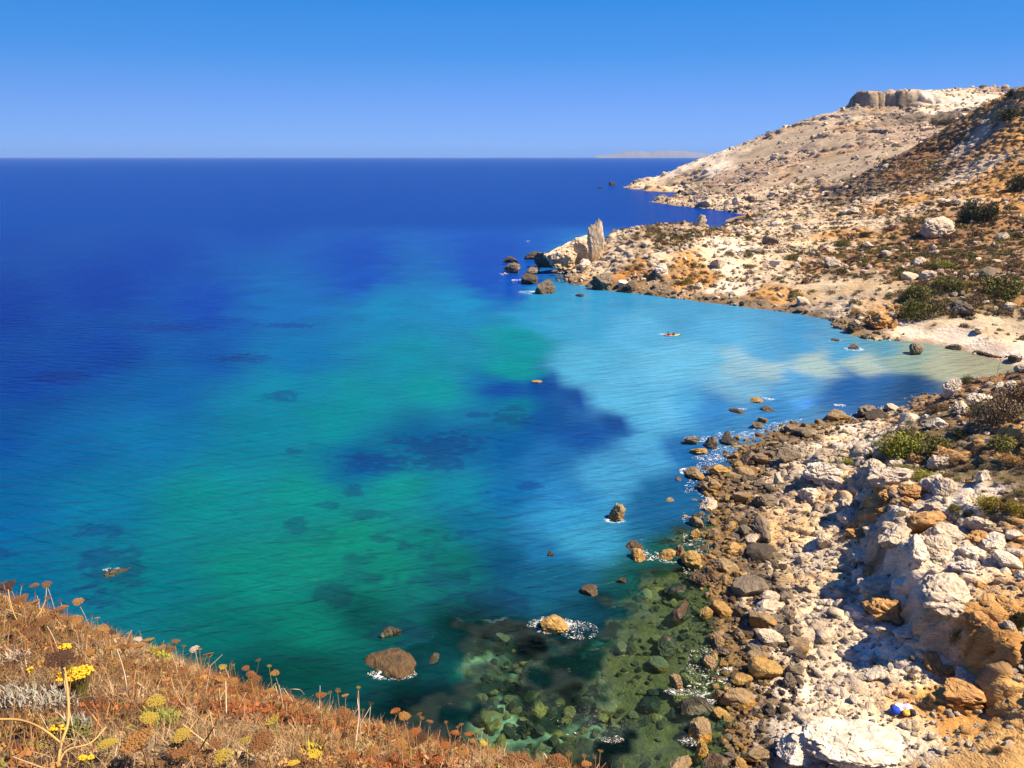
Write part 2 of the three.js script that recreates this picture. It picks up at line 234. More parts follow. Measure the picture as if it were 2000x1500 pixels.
const groundMat = (b) => new THREE.MeshStandardMaterial({ vertexColors: true, map: rockTone, bumpMap: rockHeight, bumpScale: b, roughness: .95 });
// the tone of the ground: mottled soil, bleached stone, and a wet algae band at the waterline
const WETBAND = [.27, .165, .05];
function tone(s, wet) {
  return (c, x, h, z) => {
    const m = 1 + .8 * fbm(x / s / 4, h / s / 2.5, z / s / 4, 5), o = smooth(.08, .4, fbm(x / s / 14, 31 + h / s / 7, z / s / 14, 4)), e = smooth(.12, .42, fbm(x / s / 5, 51 + h / s / 3, z / s / 5, 4));
    let r = [c[0] * m, c[1] * m, c[2] * m];
    r = [lerp(r[0], r[0] * 1.02, o), lerp(r[1], r[1] * .84, o), lerp(r[2], r[2] * .58, o)];
    r = [lerp(r[0], .2, e * .35), lerp(r[1], .15, e * .35), lerp(r[2], .085, e * .35)];
    if (wet) { const t = (1 - smooth(.15, .75, h + .4 * noise(x / 2, 5, z / 2))) * wet; r = r.map((v, i) => lerp(v, WETBAND[i] * (.7 + .7 * fbm(x, 8, z, 3)), t * .85)); }
    return r.map((v) => clamp(v, .01, .9));
  };
}
struct('near_shore_ground', sheet(land, 8, 132, 26, 149, .27, tone(1, 1), -3.2, 1), groundMat(.3));
struct('hillside', sheet(land, 20, 340, 149, 590, .68, tone(2, .8), -5, 2.2), groundMat(.6));
struct('headland', sheet(farLand, 90, 960, 555, 1420, 2.8, tone(5, .8), -8, 7), groundMat(.9));

function meet(px, py, h) {                                   // where a sight line first meets the ground (or, over the skyline, at the given height)
  const [sx, sy] = sight(px, py); let last = 38;
  for (let d = 38; d < 1300; d *= 1.012) {
    const L = d > 590 ? farLand : land; if (EYE + sy * d < L.base(sx * d, -d)) {
      let a = last, b = d; for (let i = 0; i < 9; i++) { const m = (a + b) / 2; if (EYE + sy * m < L.height(sx * m, -m)) b = m; else a = m; } return [sx * b, EYE + sy * b, -b]; }
    last = d;
  }
  return atHeight(px, py, h);
}
// ---------------------------------------------------------------- the sea: bottom, surface
function seabedHeight(x, z) {
  const deep = smooth(-4, -40, x + .12 * (z + 60)), [e, id] = cells(x / 1.5 + .3 * noise(x, 3, z), z / 1.3), big = cells(x / 4.3, z / 3.9);
  return -1.5 - 1.1 * smooth(26, 4, x) - 3.2 * deep + .7 * fbm(x / 6, 3, z / 6, 4) + .5 * smooth(0, .35, e) * (id - .2) + 1.1 * smooth(.02, .4, big[0]) * (big[1] > .66 ? big[1] - .4 : 0);
}
{
  const g = sheet({ base: () => -1, kindAt: () => ({ c: [1, 1, 1] }), height: seabedHeight }, -70, 50, 30, 160, .42, (c, x, h, z) => {
    const [e, id] = cells(x / 1.5 + .3 * noise(x, 3, z), z / 1.3), weed = smooth(-.14, .12, fbm(x / 5, 14, z / 5, 5) + .16 * smooth(12, -22, x) - .2 * smooth(4, 24, x)), q = .45 + .9 * id + .9 * fbm(x / 1.1, 4, z / 1.1, 4), edge = .35 + .65 * smooth(.02, .2, e);
    const sand = [.36, .39, .25], dark = [.012, .022, .012], rust = id > .8 ? [.26, .15, .04] : sand;
    return [0, 1, 2].map((i) => clamp(lerp(rust[i], dark[i], weed) * q * edge, .004, .5));
  }, -60);
  struct('seabed', g, groundMat(.2));
}
// water colours as seen from the cliff: suspended silt, sand and meadows below; carried into a map of the bay in metres
const WATER = [[-300, 330, 22, 76, 190], [500, 330, 25, 80, 195], [0, 330, 20, 72, 185], [1000, 330, 32, 95, 215], [1300, 345, 36, 105, 225], [0, 420, 6, 46, 165], [500, 420, 8, 54, 178], [900, 420, 16, 74, 198], [1300, 400, 20, 80, 205], [300, 500, 8, 52, 172], [700, 500, 12, 64, 186], [950, 500, 15, 66, 190], [0, 600, 0, 38, 158], [200, 560, 3, 44, 165], [400, 600, 10, 60, 180], [700, 545, 14, 70, 190], [950, 545, 15, 68, 192], [1000, 560, 16, 80, 198],
  [560, 610, 14, 105, 195], [750, 605, 15, 132, 196], [900, 595, 22, 140, 206], [1050, 595, 45, 155, 220], [1100, 620, 55, 163, 225], [1250, 640, 85, 180, 240], [1400, 650, 80, 176, 240], [1330, 615, 70, 165, 230], [1550, 660, 70, 160, 230], [1640, 690, 80, 165, 225], [1200, 590, 60, 160, 225],
  [1430, 712, 140, 195, 230], [1500, 716, 155, 196, 220], [1600, 712, 165, 200, 212], [1700, 712, 172, 200, 202], [1850, 712, 176, 190, 162], [1930, 712, 172, 180, 148], [1780, 700, 150, 185, 180], [1720, 685, 95, 165, 205], [1380, 700, 100, 188, 242], [1300, 720, 100, 190, 245], [1500, 690, 80, 170, 235],
  [1650, 752, 32, 100, 185], [1720, 745, 40, 105, 185], [1780, 752, 35, 84, 148], [1550, 752, 85, 165, 232], [1450, 762, 112, 178, 226], [1500, 790, 60, 140, 220], [1400, 800, 52, 135, 218], [1350, 790, 75, 168, 235], [1300, 800, 92, 182, 240], [1240, 850, 80, 175, 235], [1190, 760, 88, 180, 238], [1130, 720, 80, 178, 232],
  [1250, 822, 84, 178, 238], [1222, 795, 86, 180, 238], [1190, 775, 86, 180, 238], [1225, 835, 18, 85, 178], [1200, 825, 12, 72, 168], [1150, 780, 8, 72, 166], [1080, 755, 6, 70, 166], [990, 755, 10, 72, 175], [1130, 850, 12, 80, 176], [1060, 815, 8, 78, 165], [1000, 800, 5, 118, 160], [1000, 720, 10, 150, 165], [1080, 900, 30, 110, 190], [900, 860, 8, 95, 160], [980, 870, 8, 90, 170], [700, 905, 6, 90, 158], [820, 860, 6, 92, 155],
  [1000, 670, 12, 148, 172], [800, 690, 10, 140, 176], [600, 690, 10, 112, 186], [400, 690, 8, 78, 180], [200, 690, 4, 54, 170], [50, 740, 4, 54, 170], [850, 760, 10, 148, 165], [700, 780, 10, 142, 165], [550, 770, 10, 130, 172], [300, 770, 6, 90, 176],
  [-200, 900, 4, 66, 160], [0, 850, 4, 72, 170], [100, 880, 6, 92, 170], [300, 850, 10, 112, 178], [500, 850, 8, 128, 165], [650, 830, 8, 140, 160], [0, 1000, 5, 95, 165], [200, 980, 8, 115, 166], [400, 980, 10, 135, 148], [600, 960, 12, 142, 145], [780, 960, 15, 145, 150], [900, 960, 15, 132, 168],
  [1000, 960, 16, 104, 176], [1100, 960, 40, 130, 205], [1100, 1010, 48, 148, 214], [1130, 1050, 58, 158, 214], [1190, 940, 66, 160, 224], [1270, 890, 70, 160, 225], [1330, 880, 35, 110, 190], [1270, 970, 26, 104, 170], [1060, 1080, 30, 115, 180], [1320, 930, 25, 95, 165],
  [0, 1150, 5, 100, 150], [300, 1130, 8, 118, 140], [500, 1120, 12, 138, 128], [620, 1090, 15, 140, 122], [700, 1060, 15, 142, 120], [600, 1220, 10, 122, 102], [450, 1230, 8, 108, 110], [750, 1110, 15, 128, 112], [850, 1060, 14, 125, 128], [900, 1100, 14, 112, 115], [980, 1100, 12, 84, 132], [1080, 1120, 20, 96, 140], [930, 1030, 16, 110, 160],
  [700, 1200, 8, 84, 84], [900, 1220, 10, 66, 68], [1100, 1300, 15, 60, 60], [1280, 1250, 44, 88, 72], [1250, 1130, 28, 100, 108], [1330, 1100, 35, 105, 100], [800, 1380, 8, 50, 55], [1000, 1420, 10, 45, 45], [1200, 1450, 15, 40, 40], [600, 1300, 8, 76, 72], [500, 1330, 6, 60, 66], [1400, 1450, 15, 30, 28], [1340, 1400, 14, 32, 30], [1000, 1600, 10, 40, 40], [400, 1500, 6, 56, 60], [0, 1400, 6, 80, 100], [1150, 1200, 18, 80, 110]];
const MEADOW = [[550, 775, 30, 10], [480, 700, 60, 9], [120, 735, 50, 16], [745, 905, 85, 18], [860, 870, 90, 22], [1000, 815, 38, 18], [935, 812, 24, 7], [578, 1026, 24, 18], [640, 987, 26, 10], [692, 960, 20, 13], [730, 1005, 42, 11], [743, 1053, 20, 9], [790, 1067, 30, 11], [832, 1040, 18, 7], [880, 1050, 22, 9], [650, 1165, 42, 24], [195, 1035, 48, 16], [222, 1112, 60, 46], [225, 1116, 60, 44], [200, 1158, 50, 26], [5, 1080, 22, 10], [735, 1130, 40, 12], [840, 905, 60, 16], [575, 882, 16, 5], [1036, 948, 26, 9], [700, 1090, 26, 8], [780, 1240, 60, 26], [860, 1130, 60, 20], [960, 1180, 110, 30], [565, 635, 60, 6], [330, 640, 80, 9]];
// clearness of the shallows: points with the share of light that passes
const CLEAR = [[1100, 1400, .82], [1300, 1400, .85], [1250, 1250, .8], [1000, 1300, .78], [1330, 1150, .85], [1340, 1050, .7], [1300, 1050, .5], [1330, 980, .35], [800, 1300, .62], [800, 1400, .68], [950, 1230, .66], [700, 1330, .42], [1180, 1180, .62], [1100, 1150, .12], [1100, 1060, 0], [1000, 1060, .0], [900, 1130, .42], [750, 1180, .32], [600, 1250, .06], [500, 1130, 0], [400, 1400, .1], [1380, 900, .45], [1300, 900, .05], [1420, 840, .4], [1500, 815, .4], [1380, 800, .03], [1600, 800, .4], [1720, 780, .5], [1780, 765, .45], [1650, 760, .15], [1500, 770, .02], [1840, 740, .35], [1930, 705, .5], [1850, 690, .3], [1780, 680, .35], [1700, 676, .3], [1650, 665, .2], [1600, 640, .25], [1500, 622, .15], [1400, 605, .15], [1400, 625, 0], [1600, 670, 0], [1280, 588, .15], [1280, 610, 0], [1700, 720, .0], [1200, 800, 0], [800, 1000, 0], [300, 1200, 0], [800, 700, 0], [200, 800, 0], [1000, 600, 0], [1200, 1600, .85], [1500, 1600, .9], [1450, 1400, .92], [1460, 1200, .92], [1430, 1000, .9], [600, 1500, .4]];
{
  const N = 1400, x0 = -330, x1 = 190, d0 = 20, d1 = 560, col = new Uint8Array(N * N * 4), thr = new Uint8Array(N * N * 4);
  const inv = (x, d) => { const t = -EYE / d, sy = t, r = F * (sy * CP + SP) / (CP - sy * SP), f = F * CP + r * SP; return [W / 2 + x / d * f, HT / 2 - r]; };   // where the cliff-top viewer sees that spot of the bay
  const K = .47, pts = WATER.map(([x, y, r, g, b]) => [x, y, lin(r / 255), lin(g / 255), lin(b / 255)]);
  const G = 270, grid = new Float32Array(G * G * 4);                       // the smooth part on a coarse grid, then refined
  const value = (x, d) => {
    const wx = x + 5 * fbm(x / 13, 2, d / 13, 5) * (d / 120), wd = d + 5 * fbm(x / 13, 6, d / 13, 5) * (d / 120);
    const [px, py] = inv(wx, wd); let s = 0, c = [0, 0, 0], q = 0, t = 0; const pw = 1.55 + .95 * smooth(850, 1120, px);
    for (const p of pts) { const dx = px - p[0], dy = (py - p[1]) * 1.5, q2 = dx * dx + dy * dy + 90, f = q2 ** -pw; s += f; c[0] += f * p[2]; c[1] += f * p[3]; c[2] += f * p[4]; }
    for (const p of CLEAR) { const dx = px - p[0], dy = (py - p[1]) * 1.3, q2 = dx * dx + dy * dy + 100, f = 1 / (q2 * q2); q += f; t += f * p[2]; }
    return [c[0] / s, c[1] / s, c[2] / s, t / q];
  };
  const gx = (i) => x0 + (x1 - x0) * i / (G - 1);
  const gd = (j) => d0 * (d1 / d0) ** (j / (G - 1));                       // closer rows near the cliff
  for (let j = 0; j < G; j++) for (let i = 0; i < G; i++) grid.set(value(gx(i), gd(j)), (j * G + i) * 4);
  const clearTint = [.52, .79, .74], out = [0, 0, 0, 0];
  for (let j = 0; j < N; j++) for (let i = 0; i < N; i++) {
    const x = x0 + (x1 - x0) * (i + .5) / N, d = d0 + (d1 - d0) * (j + .5) / N;
    const fi = (x - x0) / (x1 - x0) * (G - 1), fj = Math.log(d / d0) / Math.log(d1 / d0) * (G - 1), a = Math.min(G - 2, fi | 0), b = Math.min(G - 2, fj | 0), u = fi - a, v = fj - b, o0 = (b * G + a) * 4;
    for (let k = 0; k < 4; k++) out[k] = lerp(lerp(grid[o0 + k], grid[o0 + 4 + k], u), lerp(grid[o0 + G * 4 + k], grid[o0 + G * 4 + 4 + k], u), v);
    const n1 = fbm(x / 9, 41, d / 9, 4), n2 = fbm(x / 2.6, 43, d / 2.6, 2);
    const [px, py] = inv(x, d); const n4 = fbm(x / 1.5, 53, d / 1.5, 3), n3 = fbm(x / 4.2, 47, d / 4.2, 5); let dark = .85 * Math.exp(-(((px - 800) / 240) ** 2) - ((py - 1085) / 105) ** 2) * smooth(.1, .24, n3);
    for (const m of MEADOW) { const e = ((px - m[0]) / m[2]) ** 2 + ((py - m[1]) / m[3]) ** 2; if (e < 4) dark = Math.max(dark, smooth(.3, .72, 1.1 - .75 * e + 1.3 * n3 + 2.2 * n4)); }
    const o = (j * N + i) * 4, silt = 1 + .22 * n1;
    out[2] *= 1 + (.15 * smooth(140, 260, d) - .08) * smooth(.35, .1, out[1] / out[2]); out[1] += .03 * out[2]; if (out[1] > out[2]) out[2] = lerp(out[2], out[1], .4); const open = Math.max(smooth(430, 540, d), smooth(-230, -310, x)), deep = [.0003, .058, .45];
    let c = [0, 1, 2].map((q) => lerp(out[q] * silt, deep[q], open) * K);
    c = [lerp(c[0], .003, dark * .6), lerp(c[1], c[1] * .5, dark * .7), lerp(c[2], c[2] * .7, dark * .55)];
    const t = smooth(0, .82, clamp(out[3] * (1 + .5 * n1 + .3 * n2))) * (1 - .6 * dark);
    const lift = 1 / (1 - .86 * Math.min(t, .92));
    for (let k = 0; k < 3; k++) { const w = lerp(c[k] * lift, clearTint[k], smooth(.92, 1, t)); col[o + k] = 255 * clamp(w <= .0031308 ? w * 12.92 : 1.055 * w ** (1 / 2.4) - .055); thr[o + k] = 255 * t; }
    col[o + 3] = thr[o + 3] = 255;
  }
  const tex = (d, srgb) => { const t = new THREE.DataTexture(d, N, N); t.wrapS = t.wrapT = THREE.ClampToEdgeWrapping; t.magFilter = t.minFilter = THREE.LinearFilter; if (srgb) t.colorSpace = THREE.SRGBColorSpace; t.needsUpdate = true; return t; };
  // waves: wind ripples and short chop, periodic over the tile
  const wave = (n, seedN, count, k0, k1, spread, dir) => {
    const H = new Float32Array(n * n); let s = seedN; const q = () => { s = (s * 16807) % 2147483647; return s / 2147483647; };
    for (let c = 0; c < count; c++) {
      const k = k0 * (k1 / k0) ** q(), th = dir + (q() + q() - 1) * spread, kx = Math.round(k * Math.cos(th)), ky = Math.round(k * Math.sin(th)), ph = q() * 6.283, am = 1 / (Math.hypot(kx, ky) + 28) ** 1.0;
      if (!kx && !ky) continue;
      const cx = new Float32Array(n), sx = new Float32Array(n); for (let i = 0; i < n; i++) { cx[i] = Math.cos(6.28318 * kx * i / n); sx[i] = Math.sin(6.28318 * kx * i / n); }
      for (let j = 0; j < n; j++) { const a = 6.28318 * ky * j / n + ph, ca = Math.cos(a), sa = Math.sin(a), o = j * n; for (let i = 0; i < n; i++) H[o + i] += am * (sx[i] * ca + cx[i] * sa); }
    }
    let m = 0; for (const v of H) m = Math.max(m, Math.abs(v));
    return dataTex(n, (i, j) => { const v = H[j * n + i] / m; return .5 + .5 * Math.sign(v) * Math.abs(v) ** .9; });
  };
  const chop = wave(2048, 12345, 260, 20, 300, .75, 1.62);
  chop.channel = 1;
  const water = new THREE.MeshPhysicalMaterial({ map: tex(col, true), transmissionMap: tex(thr), transmission: 1, thickness: 0, roughness: .24, ior: 1.33, specularIntensity: .06, bumpMap: chop, bumpScale: .95 });
  const xs = [-30000, -12000, -4000, -1200], ds = []; for (let x = -400; x <= 400; x += 20) xs.push(x); xs.push(1200, 4000, 12000, 30000);
  for (let d = 20; d < 600; d += 20) ds.push(d); ds.push(700, 1000, 1500, 2500, 5000, 12000, 24000);
  const P = [], U = [], U1 = [], I = [];
  for (const d of ds) for (const x of xs) { P.push(x, 0, -d); U.push((x - x0) / (x1 - x0), (d - d0) / (d1 - d0)); U1.push(x / 93, d / 93); }
  for (let j = 0; j < ds.length - 1; j++) for (let i = 0; i < xs.length - 1; i++) { const a = j * xs.length + i, b = a + 1, c = a + xs.length, e = c + 1; I.push(a, b, c, b, e, c); }
  const g = new THREE.BufferGeometry(); g.setAttribute('position', new THREE.Float32BufferAttribute(P, 3)); g.setAttribute('uv', new THREE.Float32BufferAttribute(U, 2)); g.setAttribute('uv1', new THREE.Float32BufferAttribute(U1, 2)); g.setIndex(I); g.computeVertexNormals();
  struct('sea', g, water);
  // one more sheet far below keeps the deep dark where the surface lets light through
}
{
  const P = [], I = [], n = 90;                                             // the far island: a long broken table of cliffs
  for (let k = 0; k < 2; k++) for (let i = 0; i <= n; i++) { const px = 1165 + (1420 - 1165) * i / n, s = sight(px, 305), t = i / n, top = 60 + 150 * smooth(0, .35, t) * (.75 + .6 * fbm(t * 9, 1, 1, 4)) * smooth(1.1, .6, t); const d = 21500 + k * 1500; P.push(s[0] * d, -20, -d, s[0] * d, top * (k ? 1.02 : 1), -d - (k ? 0 : 200)); }
  for (let k = 0; k < 2; k++) for (let i = 0; i < n; i++) { const a = (k * (n + 1) + i) * 2; k ? I.push(a, a + 1, a + 2, a + 1, a + 3, a + 2) : I.push(a, a + 2, a + 1, a + 1, a + 2, a + 3); }
  for (let i = 0; i < n; i++) { const a = i * 2 + 1, b = (n + 1 + i) * 2 + 1; I.push(a, a + 2, b, a + 2, b + 2, b); }
  const g = new THREE.BufferGeometry(); g.setAttribute('position', new THREE.Float32BufferAttribute(P, 3)); g.setIndex(I); g.computeVertexNormals();
  struct('distant_island', g, new THREE.MeshStandardMaterial({ color: new THREE.Color(.19, .19, .19), roughness: 1 }));
}
// ---------------------------------------------------------------- rocks
function stone(sd, detail, rough, cuts, flat = 0) {         // a split or rounded block: a ball cut by random planes, then roughened
  const old = seed; seed = sd * 7919 + 13; const planes = [];
  for (let i = 0; i < cuts; i++) { const u = rr(-1, 1), a = rr(0, 6.283), q = Math.sqrt(1 - u * u); planes.push([q * Math.cos(a), u, q * Math.sin(a), rr(.5, .9)]); }
  seed = old;
  const g = new THREE.IcosahedronGeometry(1, detail), p = g.attributes.position, v = V(0, 0, 0), U = [];
  for (let i = 0; i < p.count; i++) {
    v.fromBufferAttribute(p, i).normalize(); let r = 1.12;
    for (const q of planes) { const k = v.x * q[0] + v.y * q[1] + v.z * q[2]; if (k > .05) r = Math.min(r, q[3] / k); }
    r = lerp(r, 1, .05) * (1 + rough * (fbm(v.x * 2.3 + sd * 9, v.y * 2.3, v.z * 2.3, 4) * .9 + .35 * ridged(v.x * 4 + sd, v.y * 6, v.z * 4, 3)) + flat * .05 * Math.sign(Math.sin(v.y * 11 + 5 * noise(v.x * 2, v.y * 2, v.z * 2 + sd))));
    if (detail > 9) { const q = cells(v.x * 4.5 + sd + .4 * noise(v.x * 3, v.y * 3, v.z * 3), (v.z + v.y) * 4.5); r *= 1 + .05 * ridged(v.x * 8 + sd, v.y * 12, v.z * 8, 4) - .06 * (1 - smooth(0, .12, q[0])) + .05 * (q[1] - .5); }
    p.setXYZ(i, v.x * r, v.y * r, v.z * r);
    U.push((v.x + v.y * .6) * .42, (v.z + v.y * .7) * .42);
  }
  g.setAttribute('uv', new THREE.Float32BufferAttribute(U, 2)); g.deleteAttribute('normal');
  return toCreasedNormals(g, .42);
}
const ROCKTONE = {                                          // upper colour, lower colour, where they meet
  pale: [[.53, .45, .345], [.46, .35, .22], -.5], white: [[.64, .57, .47], [.55, .45, .32], -.6], grey: [[.185, .15, .108], [.14, .10, .055], -.2], dark: [[.072, .057, .041], [.10, .068, .033], -.1],
  ochre: [[.27, .195, .105], [.33, .165, .022], .15], gold: [[.37, .23, .06], [.36, .18, .018], 0], wet: [[.09, .056, .022], [.12, .062, .012], 0], weed: [[.045, .04, .014], [.04, .04, .012], 0], cream: [[.62, .50, .345], [.53, .375, .20], -.3], moss: [[.10, .063, .018], [.045, .03, .013], -.1], orange: [[.44, .25, .09], [.38, .18, .045], 0],
};
function painted(g, kind, sd) {
  const [hi, lo, at] = ROCKTONE[kind], p = g.attributes.position, c = new Float32Array(p.count * 3);
  for (let i = 0; i < p.count; i++) {
    const x = p.getX(i), y = p.getY(i), z = p.getZ(i), t = smooth(at - .25, at + .3, y + .5 * fbm(x * 2, y * 2, z * 2 + sd, 3)), m = 1 + .75 * fbm(x * 3 + sd, y * 3, z * 3, 4), k = smooth(.12, .4, fbm(x * 5, y * 5 + sd, z * 5, 3)) * .5;
    for (let q = 0; q < 3; q++) c[i * 3 + q] = clamp(lerp(lerp(lo[q], hi[q], t) * m, lo[q] * .4, k), .01, .9);
  }
  const o = g.clone(); o.setAttribute('color', new THREE.BufferAttribute(c, 3)); return o;
}
const rockMat = new THREE.MeshStandardMaterial({ vertexColors: true, map: rockTone, bumpMap: rockHeight, bumpScale: .32, roughness: .92 });
const wetMat = new THREE.MeshStandardMaterial({ vertexColors: true, map: rockTone, bumpMap: rockHeight, bumpScale: .25, roughness: .5 });
const FORM = []; for (let i = 0; i < 6; i++) FORM.push(stone(i + 1, 5, .16, 9 + i * 3, i % 2));
const SMALL = []; for (let i = 0; i < 5; i++) SMALL.push(stone(i + 30, 2, .12, 9));
const formed = {}, small = {};
for (const k in ROCKTONE) { formed[k] = FORM.map((g, i) => painted(g, k, i * 3.7)); small[k] = SMALL.map((g, i) => painted(g, k, i * 2.3)); }
const matOf = (k) => k === 'wet' || k === 'moss' || k === 'weed' || k === 'gold' ? wetMat : rockMat;
function boulder(label, kind, p, s, turn, tilt = 0, group, form) {
  const o = mesh('boulder', formed[kind][(form ?? Math.floor(R() * 6)) % 6], matOf(kind)); o.position.set(...p); o.scale.set(...(s.length ? s : [s, s, s])); o.rotation.set(tilt, turn, tilt * .7); return tag(o, label, 'boulder', group);
}
// large single rocks get a finer shape of their own
function crag(name, label, cat, kind, sd, p, s, turn, tilt = 0, cuts = 12, flat = 1) {
  const o = mesh(name, painted(stone(sd, name === 'rock_shelf' ? 30 : name === 'sea_rock' ? 11 : 15, .17, cuts, flat), kind, sd), matOf(kind)); o.position.set(...p); o.scale.set(...s); o.rotation.set(tilt, turn, 0, 'YXZ'); return tag(o, label, cat);
}
const free = (x, z, r) => !shown.some((s) => Math.hypot(s[0] - x, s[1] - z) < s[2] + r * .6), shown = [];                                           // places already taken by the named rocks
const onSea = (label, kind, px, py, w, h, sd, dz = .8, lift = .3) => {   // px, py: the middle of its waterline in the survey; w, h: its width and height
  const p = atHeight(px, py, 0), d = -p[2], ws = sizeAt(w, d) / 2, hs = sizeAt(h, d) / 2; shown.push([p[0], p[2], ws]);
  return crag('sea_rock', label, 'rock', kind, sd, [p[0], hs * lift, p[2] - ws * dz * .3], [ws * 1.05, hs * 1.15, ws * dz], sd * 1.7, 0, 9 + sd % 7, sd % 2);
};
onSea('big flat brown rock awash with white foam, alone below the green water', 'moss', 760, 1306, 106, 28, 140, .85, .1).material = wetMat;
onSea('round ochre rock with a ring of white splashing water around it', 'gold', 1076, 1226, 78, 38, 42, .7, -.05);
onSea('dark rock barely breaking the surface with one white foam patch, leftmost in the sea', 'weed', 222, 1120, 70, 30, 43, .8, -.62);
onSea('small dark rock with a white foam tip, just above the splashing rock', 'wet', 1154, 1160, 36, 26, 44);
onSea('pointed ochre rock standing alone beside the pale blue plume', 'ochre', 1207, 1016, 38, 38, 45, .9, .4);
onSea('ochre rock pair member nearest the plume, foam on its back', 'gold', 1247, 1092, 40, 26, 46);
onSea('brown awash rock just behind the foamy ochre rock in the shallows', 'wet', 1240, 1073, 42, 22, 47, .8, 0);
onSea('left ochre rock of the pair in the green shallows', 'gold', 1303, 1090, 36, 26, 48);
onSea('right ochre rock of the pair in the green shallows', 'ochre', 1330, 1084, 32, 28, 49);
onSea('small dark rock in the green shallows left of the foamy rock', 'wet', 1215, 1138, 24, 16, 50);
onSea('foam splashed brown rock in the green shallows near the pebble shore', 'wet', 1360, 1138, 46, 26, 51);
onSea('yellow ochre rock in the clear shallows left of the boulder pile', 'gold', 1384, 1204, 34, 26, 52);
onSea('long tilted ochre rock in the dark shallows near the bottom edge', 'ochre', 1322, 1340, 40, 26, 53);
onSea('oval golden rock with white swash on its right', 'gold', 1411, 1300, 26, 24, 54);
onSea('striped ochre rock standing in dark swash near the bottom edge', 'ochre', 1404, 1368, 32, 42, 55);
onSea('large brown rock with golden flank at the bottom edge of the shallows', 'ochre', 1375, 1440, 72, 46, 56, .8, .3);
onSea('narrow golden slab of rock in front of the large brown rock', 'gold', 1371, 1475, 30, 44, 57, 1.3, .1);
onSea('low pale brown rock cut by the bottom edge of the picture', 'ochre', 1330, 1505, 70, 30, 58);
onSea('brown knobbly rock between the large brown rock and the pale slab', 'ochre', 1445, 1432, 44, 40, 59);
onSea('round dark rock wedged against the left end of the pale slab', 'grey', 1492, 1438, 56, 46, 60);
onSea('long flat grey rock lying farthest out before the boulder shore', 'grey', 1350, 866, 50, 22, 61, .5);
onSea('tall grey brown rock next to the long flat grey rock', 'grey', 1391, 875, 34, 28, 62);
onSea('low golden rock ledge below the tall grey brown rock', 'gold', 1370, 886, 42, 18, 63, .6);
onSea('brown rock with a burst of white foam on its left side', 'ochre', 1359, 932, 42, 28, 64);
onSea('tan rock at the water beside the boulder shore, above the golden ledges', 'ochre', 1385, 945, 34, 26, 65);
onSea('rounded tan rock with golden foot in the clear water', 'ochre', 1362, 1028, 40, 26, 66);
onSea('small golden brown rock just below the rounded tan rock', 'gold', 1359, 1050, 28, 24, 67);
onSea('broad grey topped rock with golden flank at the edge of the pile', 'ochre', 1396, 1052, 42, 32, 68);
onSea('pale topped rock on golden ledges at the waterline', 'pale', 1384, 990, 44, 26, 69);
onSea('wide flat pale brown rock in the shallows at the foot of the pile', 'ochre', 1412, 1116, 58, 30, 70, .7);
onSea('grey tan rock at the far corner of the boulder shore', 'grey', 1478, 836, 28, 22, 71);
onSea('ochre rock behind the grey tan rock at the far corner', 'ochre', 1491, 825, 24, 16, 72);
onSea('low orange rock with a foam streak, far out in the blue water', 'gold', 1477, 783, 30, 9, 73);
onSea('brown rock out in the blue water below the foam streaked one', 'wet', 1501, 802, 28, 11, 74);
onSea('half sunk rock left of the brown rock in the blue water', 'wet', 1440, 805, 30, 9, 75);
onSea('small brown rock with foam before the boulder shore', 'wet', 1420, 853, 20, 14, 76);
onSea('small round orange rock with foam before the boulder shore', 'gold', 1438, 858, 16, 11, 77);
onSea('round pitted grey rock standing in the shallow head of the bay', 'grey', 1791, 692, 30, 24, 78, .9, .6);
onSea('smaller brown rock near the white beach', 'grey', 1867, 683, 28, 14, 79);
onSea('dark rock ringed by white foam in the bay', 'wet', 1668, 681, 22, 11, 80);
onSea('low wet rock just off the far shore of the bay', 'wet', 1632, 665, 20, 6, 81);
onSea('large round brown rock nearest the viewer at the point', 'grey', 1063, 573, 42, 32, 82, .9, .7);
onSea('small dark rock in the water right of the round brown rock', 'dark', 1134, 579, 18, 9, 83);
onSea('knobbly dark rock at the waterline of the point', 'dark', 1038, 553, 42, 27, 84);
onSea('brown rock lying outermost off the point, light patch on top', 'grey', 999, 533, 32, 24, 85);
onSea('dark rock behind the outermost brown rock off the point', 'dark', 998, 512, 34, 14, 86);
onSea('long dark rock behind the square block at the point', 'dark', 1040, 506, 34, 19, 87);
onSea('brown hump of rock in front of the square block', 'grey', 1040, 534, 42, 18, 88);
onSea('small dark islet farthest out beyond the far headland', 'dark', 1196, 362, 14, 10, 89);
onSea('tiny low reef left of the small dark islet', 'dark', 1172, 367, 12, 4, 90);
onSea('triangular grey brown rock at the far end of the boulder shore', 'grey', 1697, 815, 42, 24, 91, .8, .6);
onSea('flat topped tan rock at the far end of the boulder shore', 'ochre', 1632, 822, 40, 24, 92, .8, .6);
onSea('slanting brown slab in the water below the near headland', 'ochre', 1752, 808, 30, 14, 93, .6, .5);
onSea('reef with yellow weed in the middle of the dark underwater meadow', 'gold', 1050, 747, 22, 5, 94);
onSea('brown sunken rock at the end of the pale blue plume', 'weed', 1076, 1084, 26, 16, 95, .8, -.3);
onSea('sunken weedy rock above the big flat brown rock', 'weed', 762, 1240, 52, 34, 96, .8, -.25);
onSea('sunken weedy rock right of the big flat brown rock', 'weed', 846, 1290, 36, 20, 97, .8, -.25);
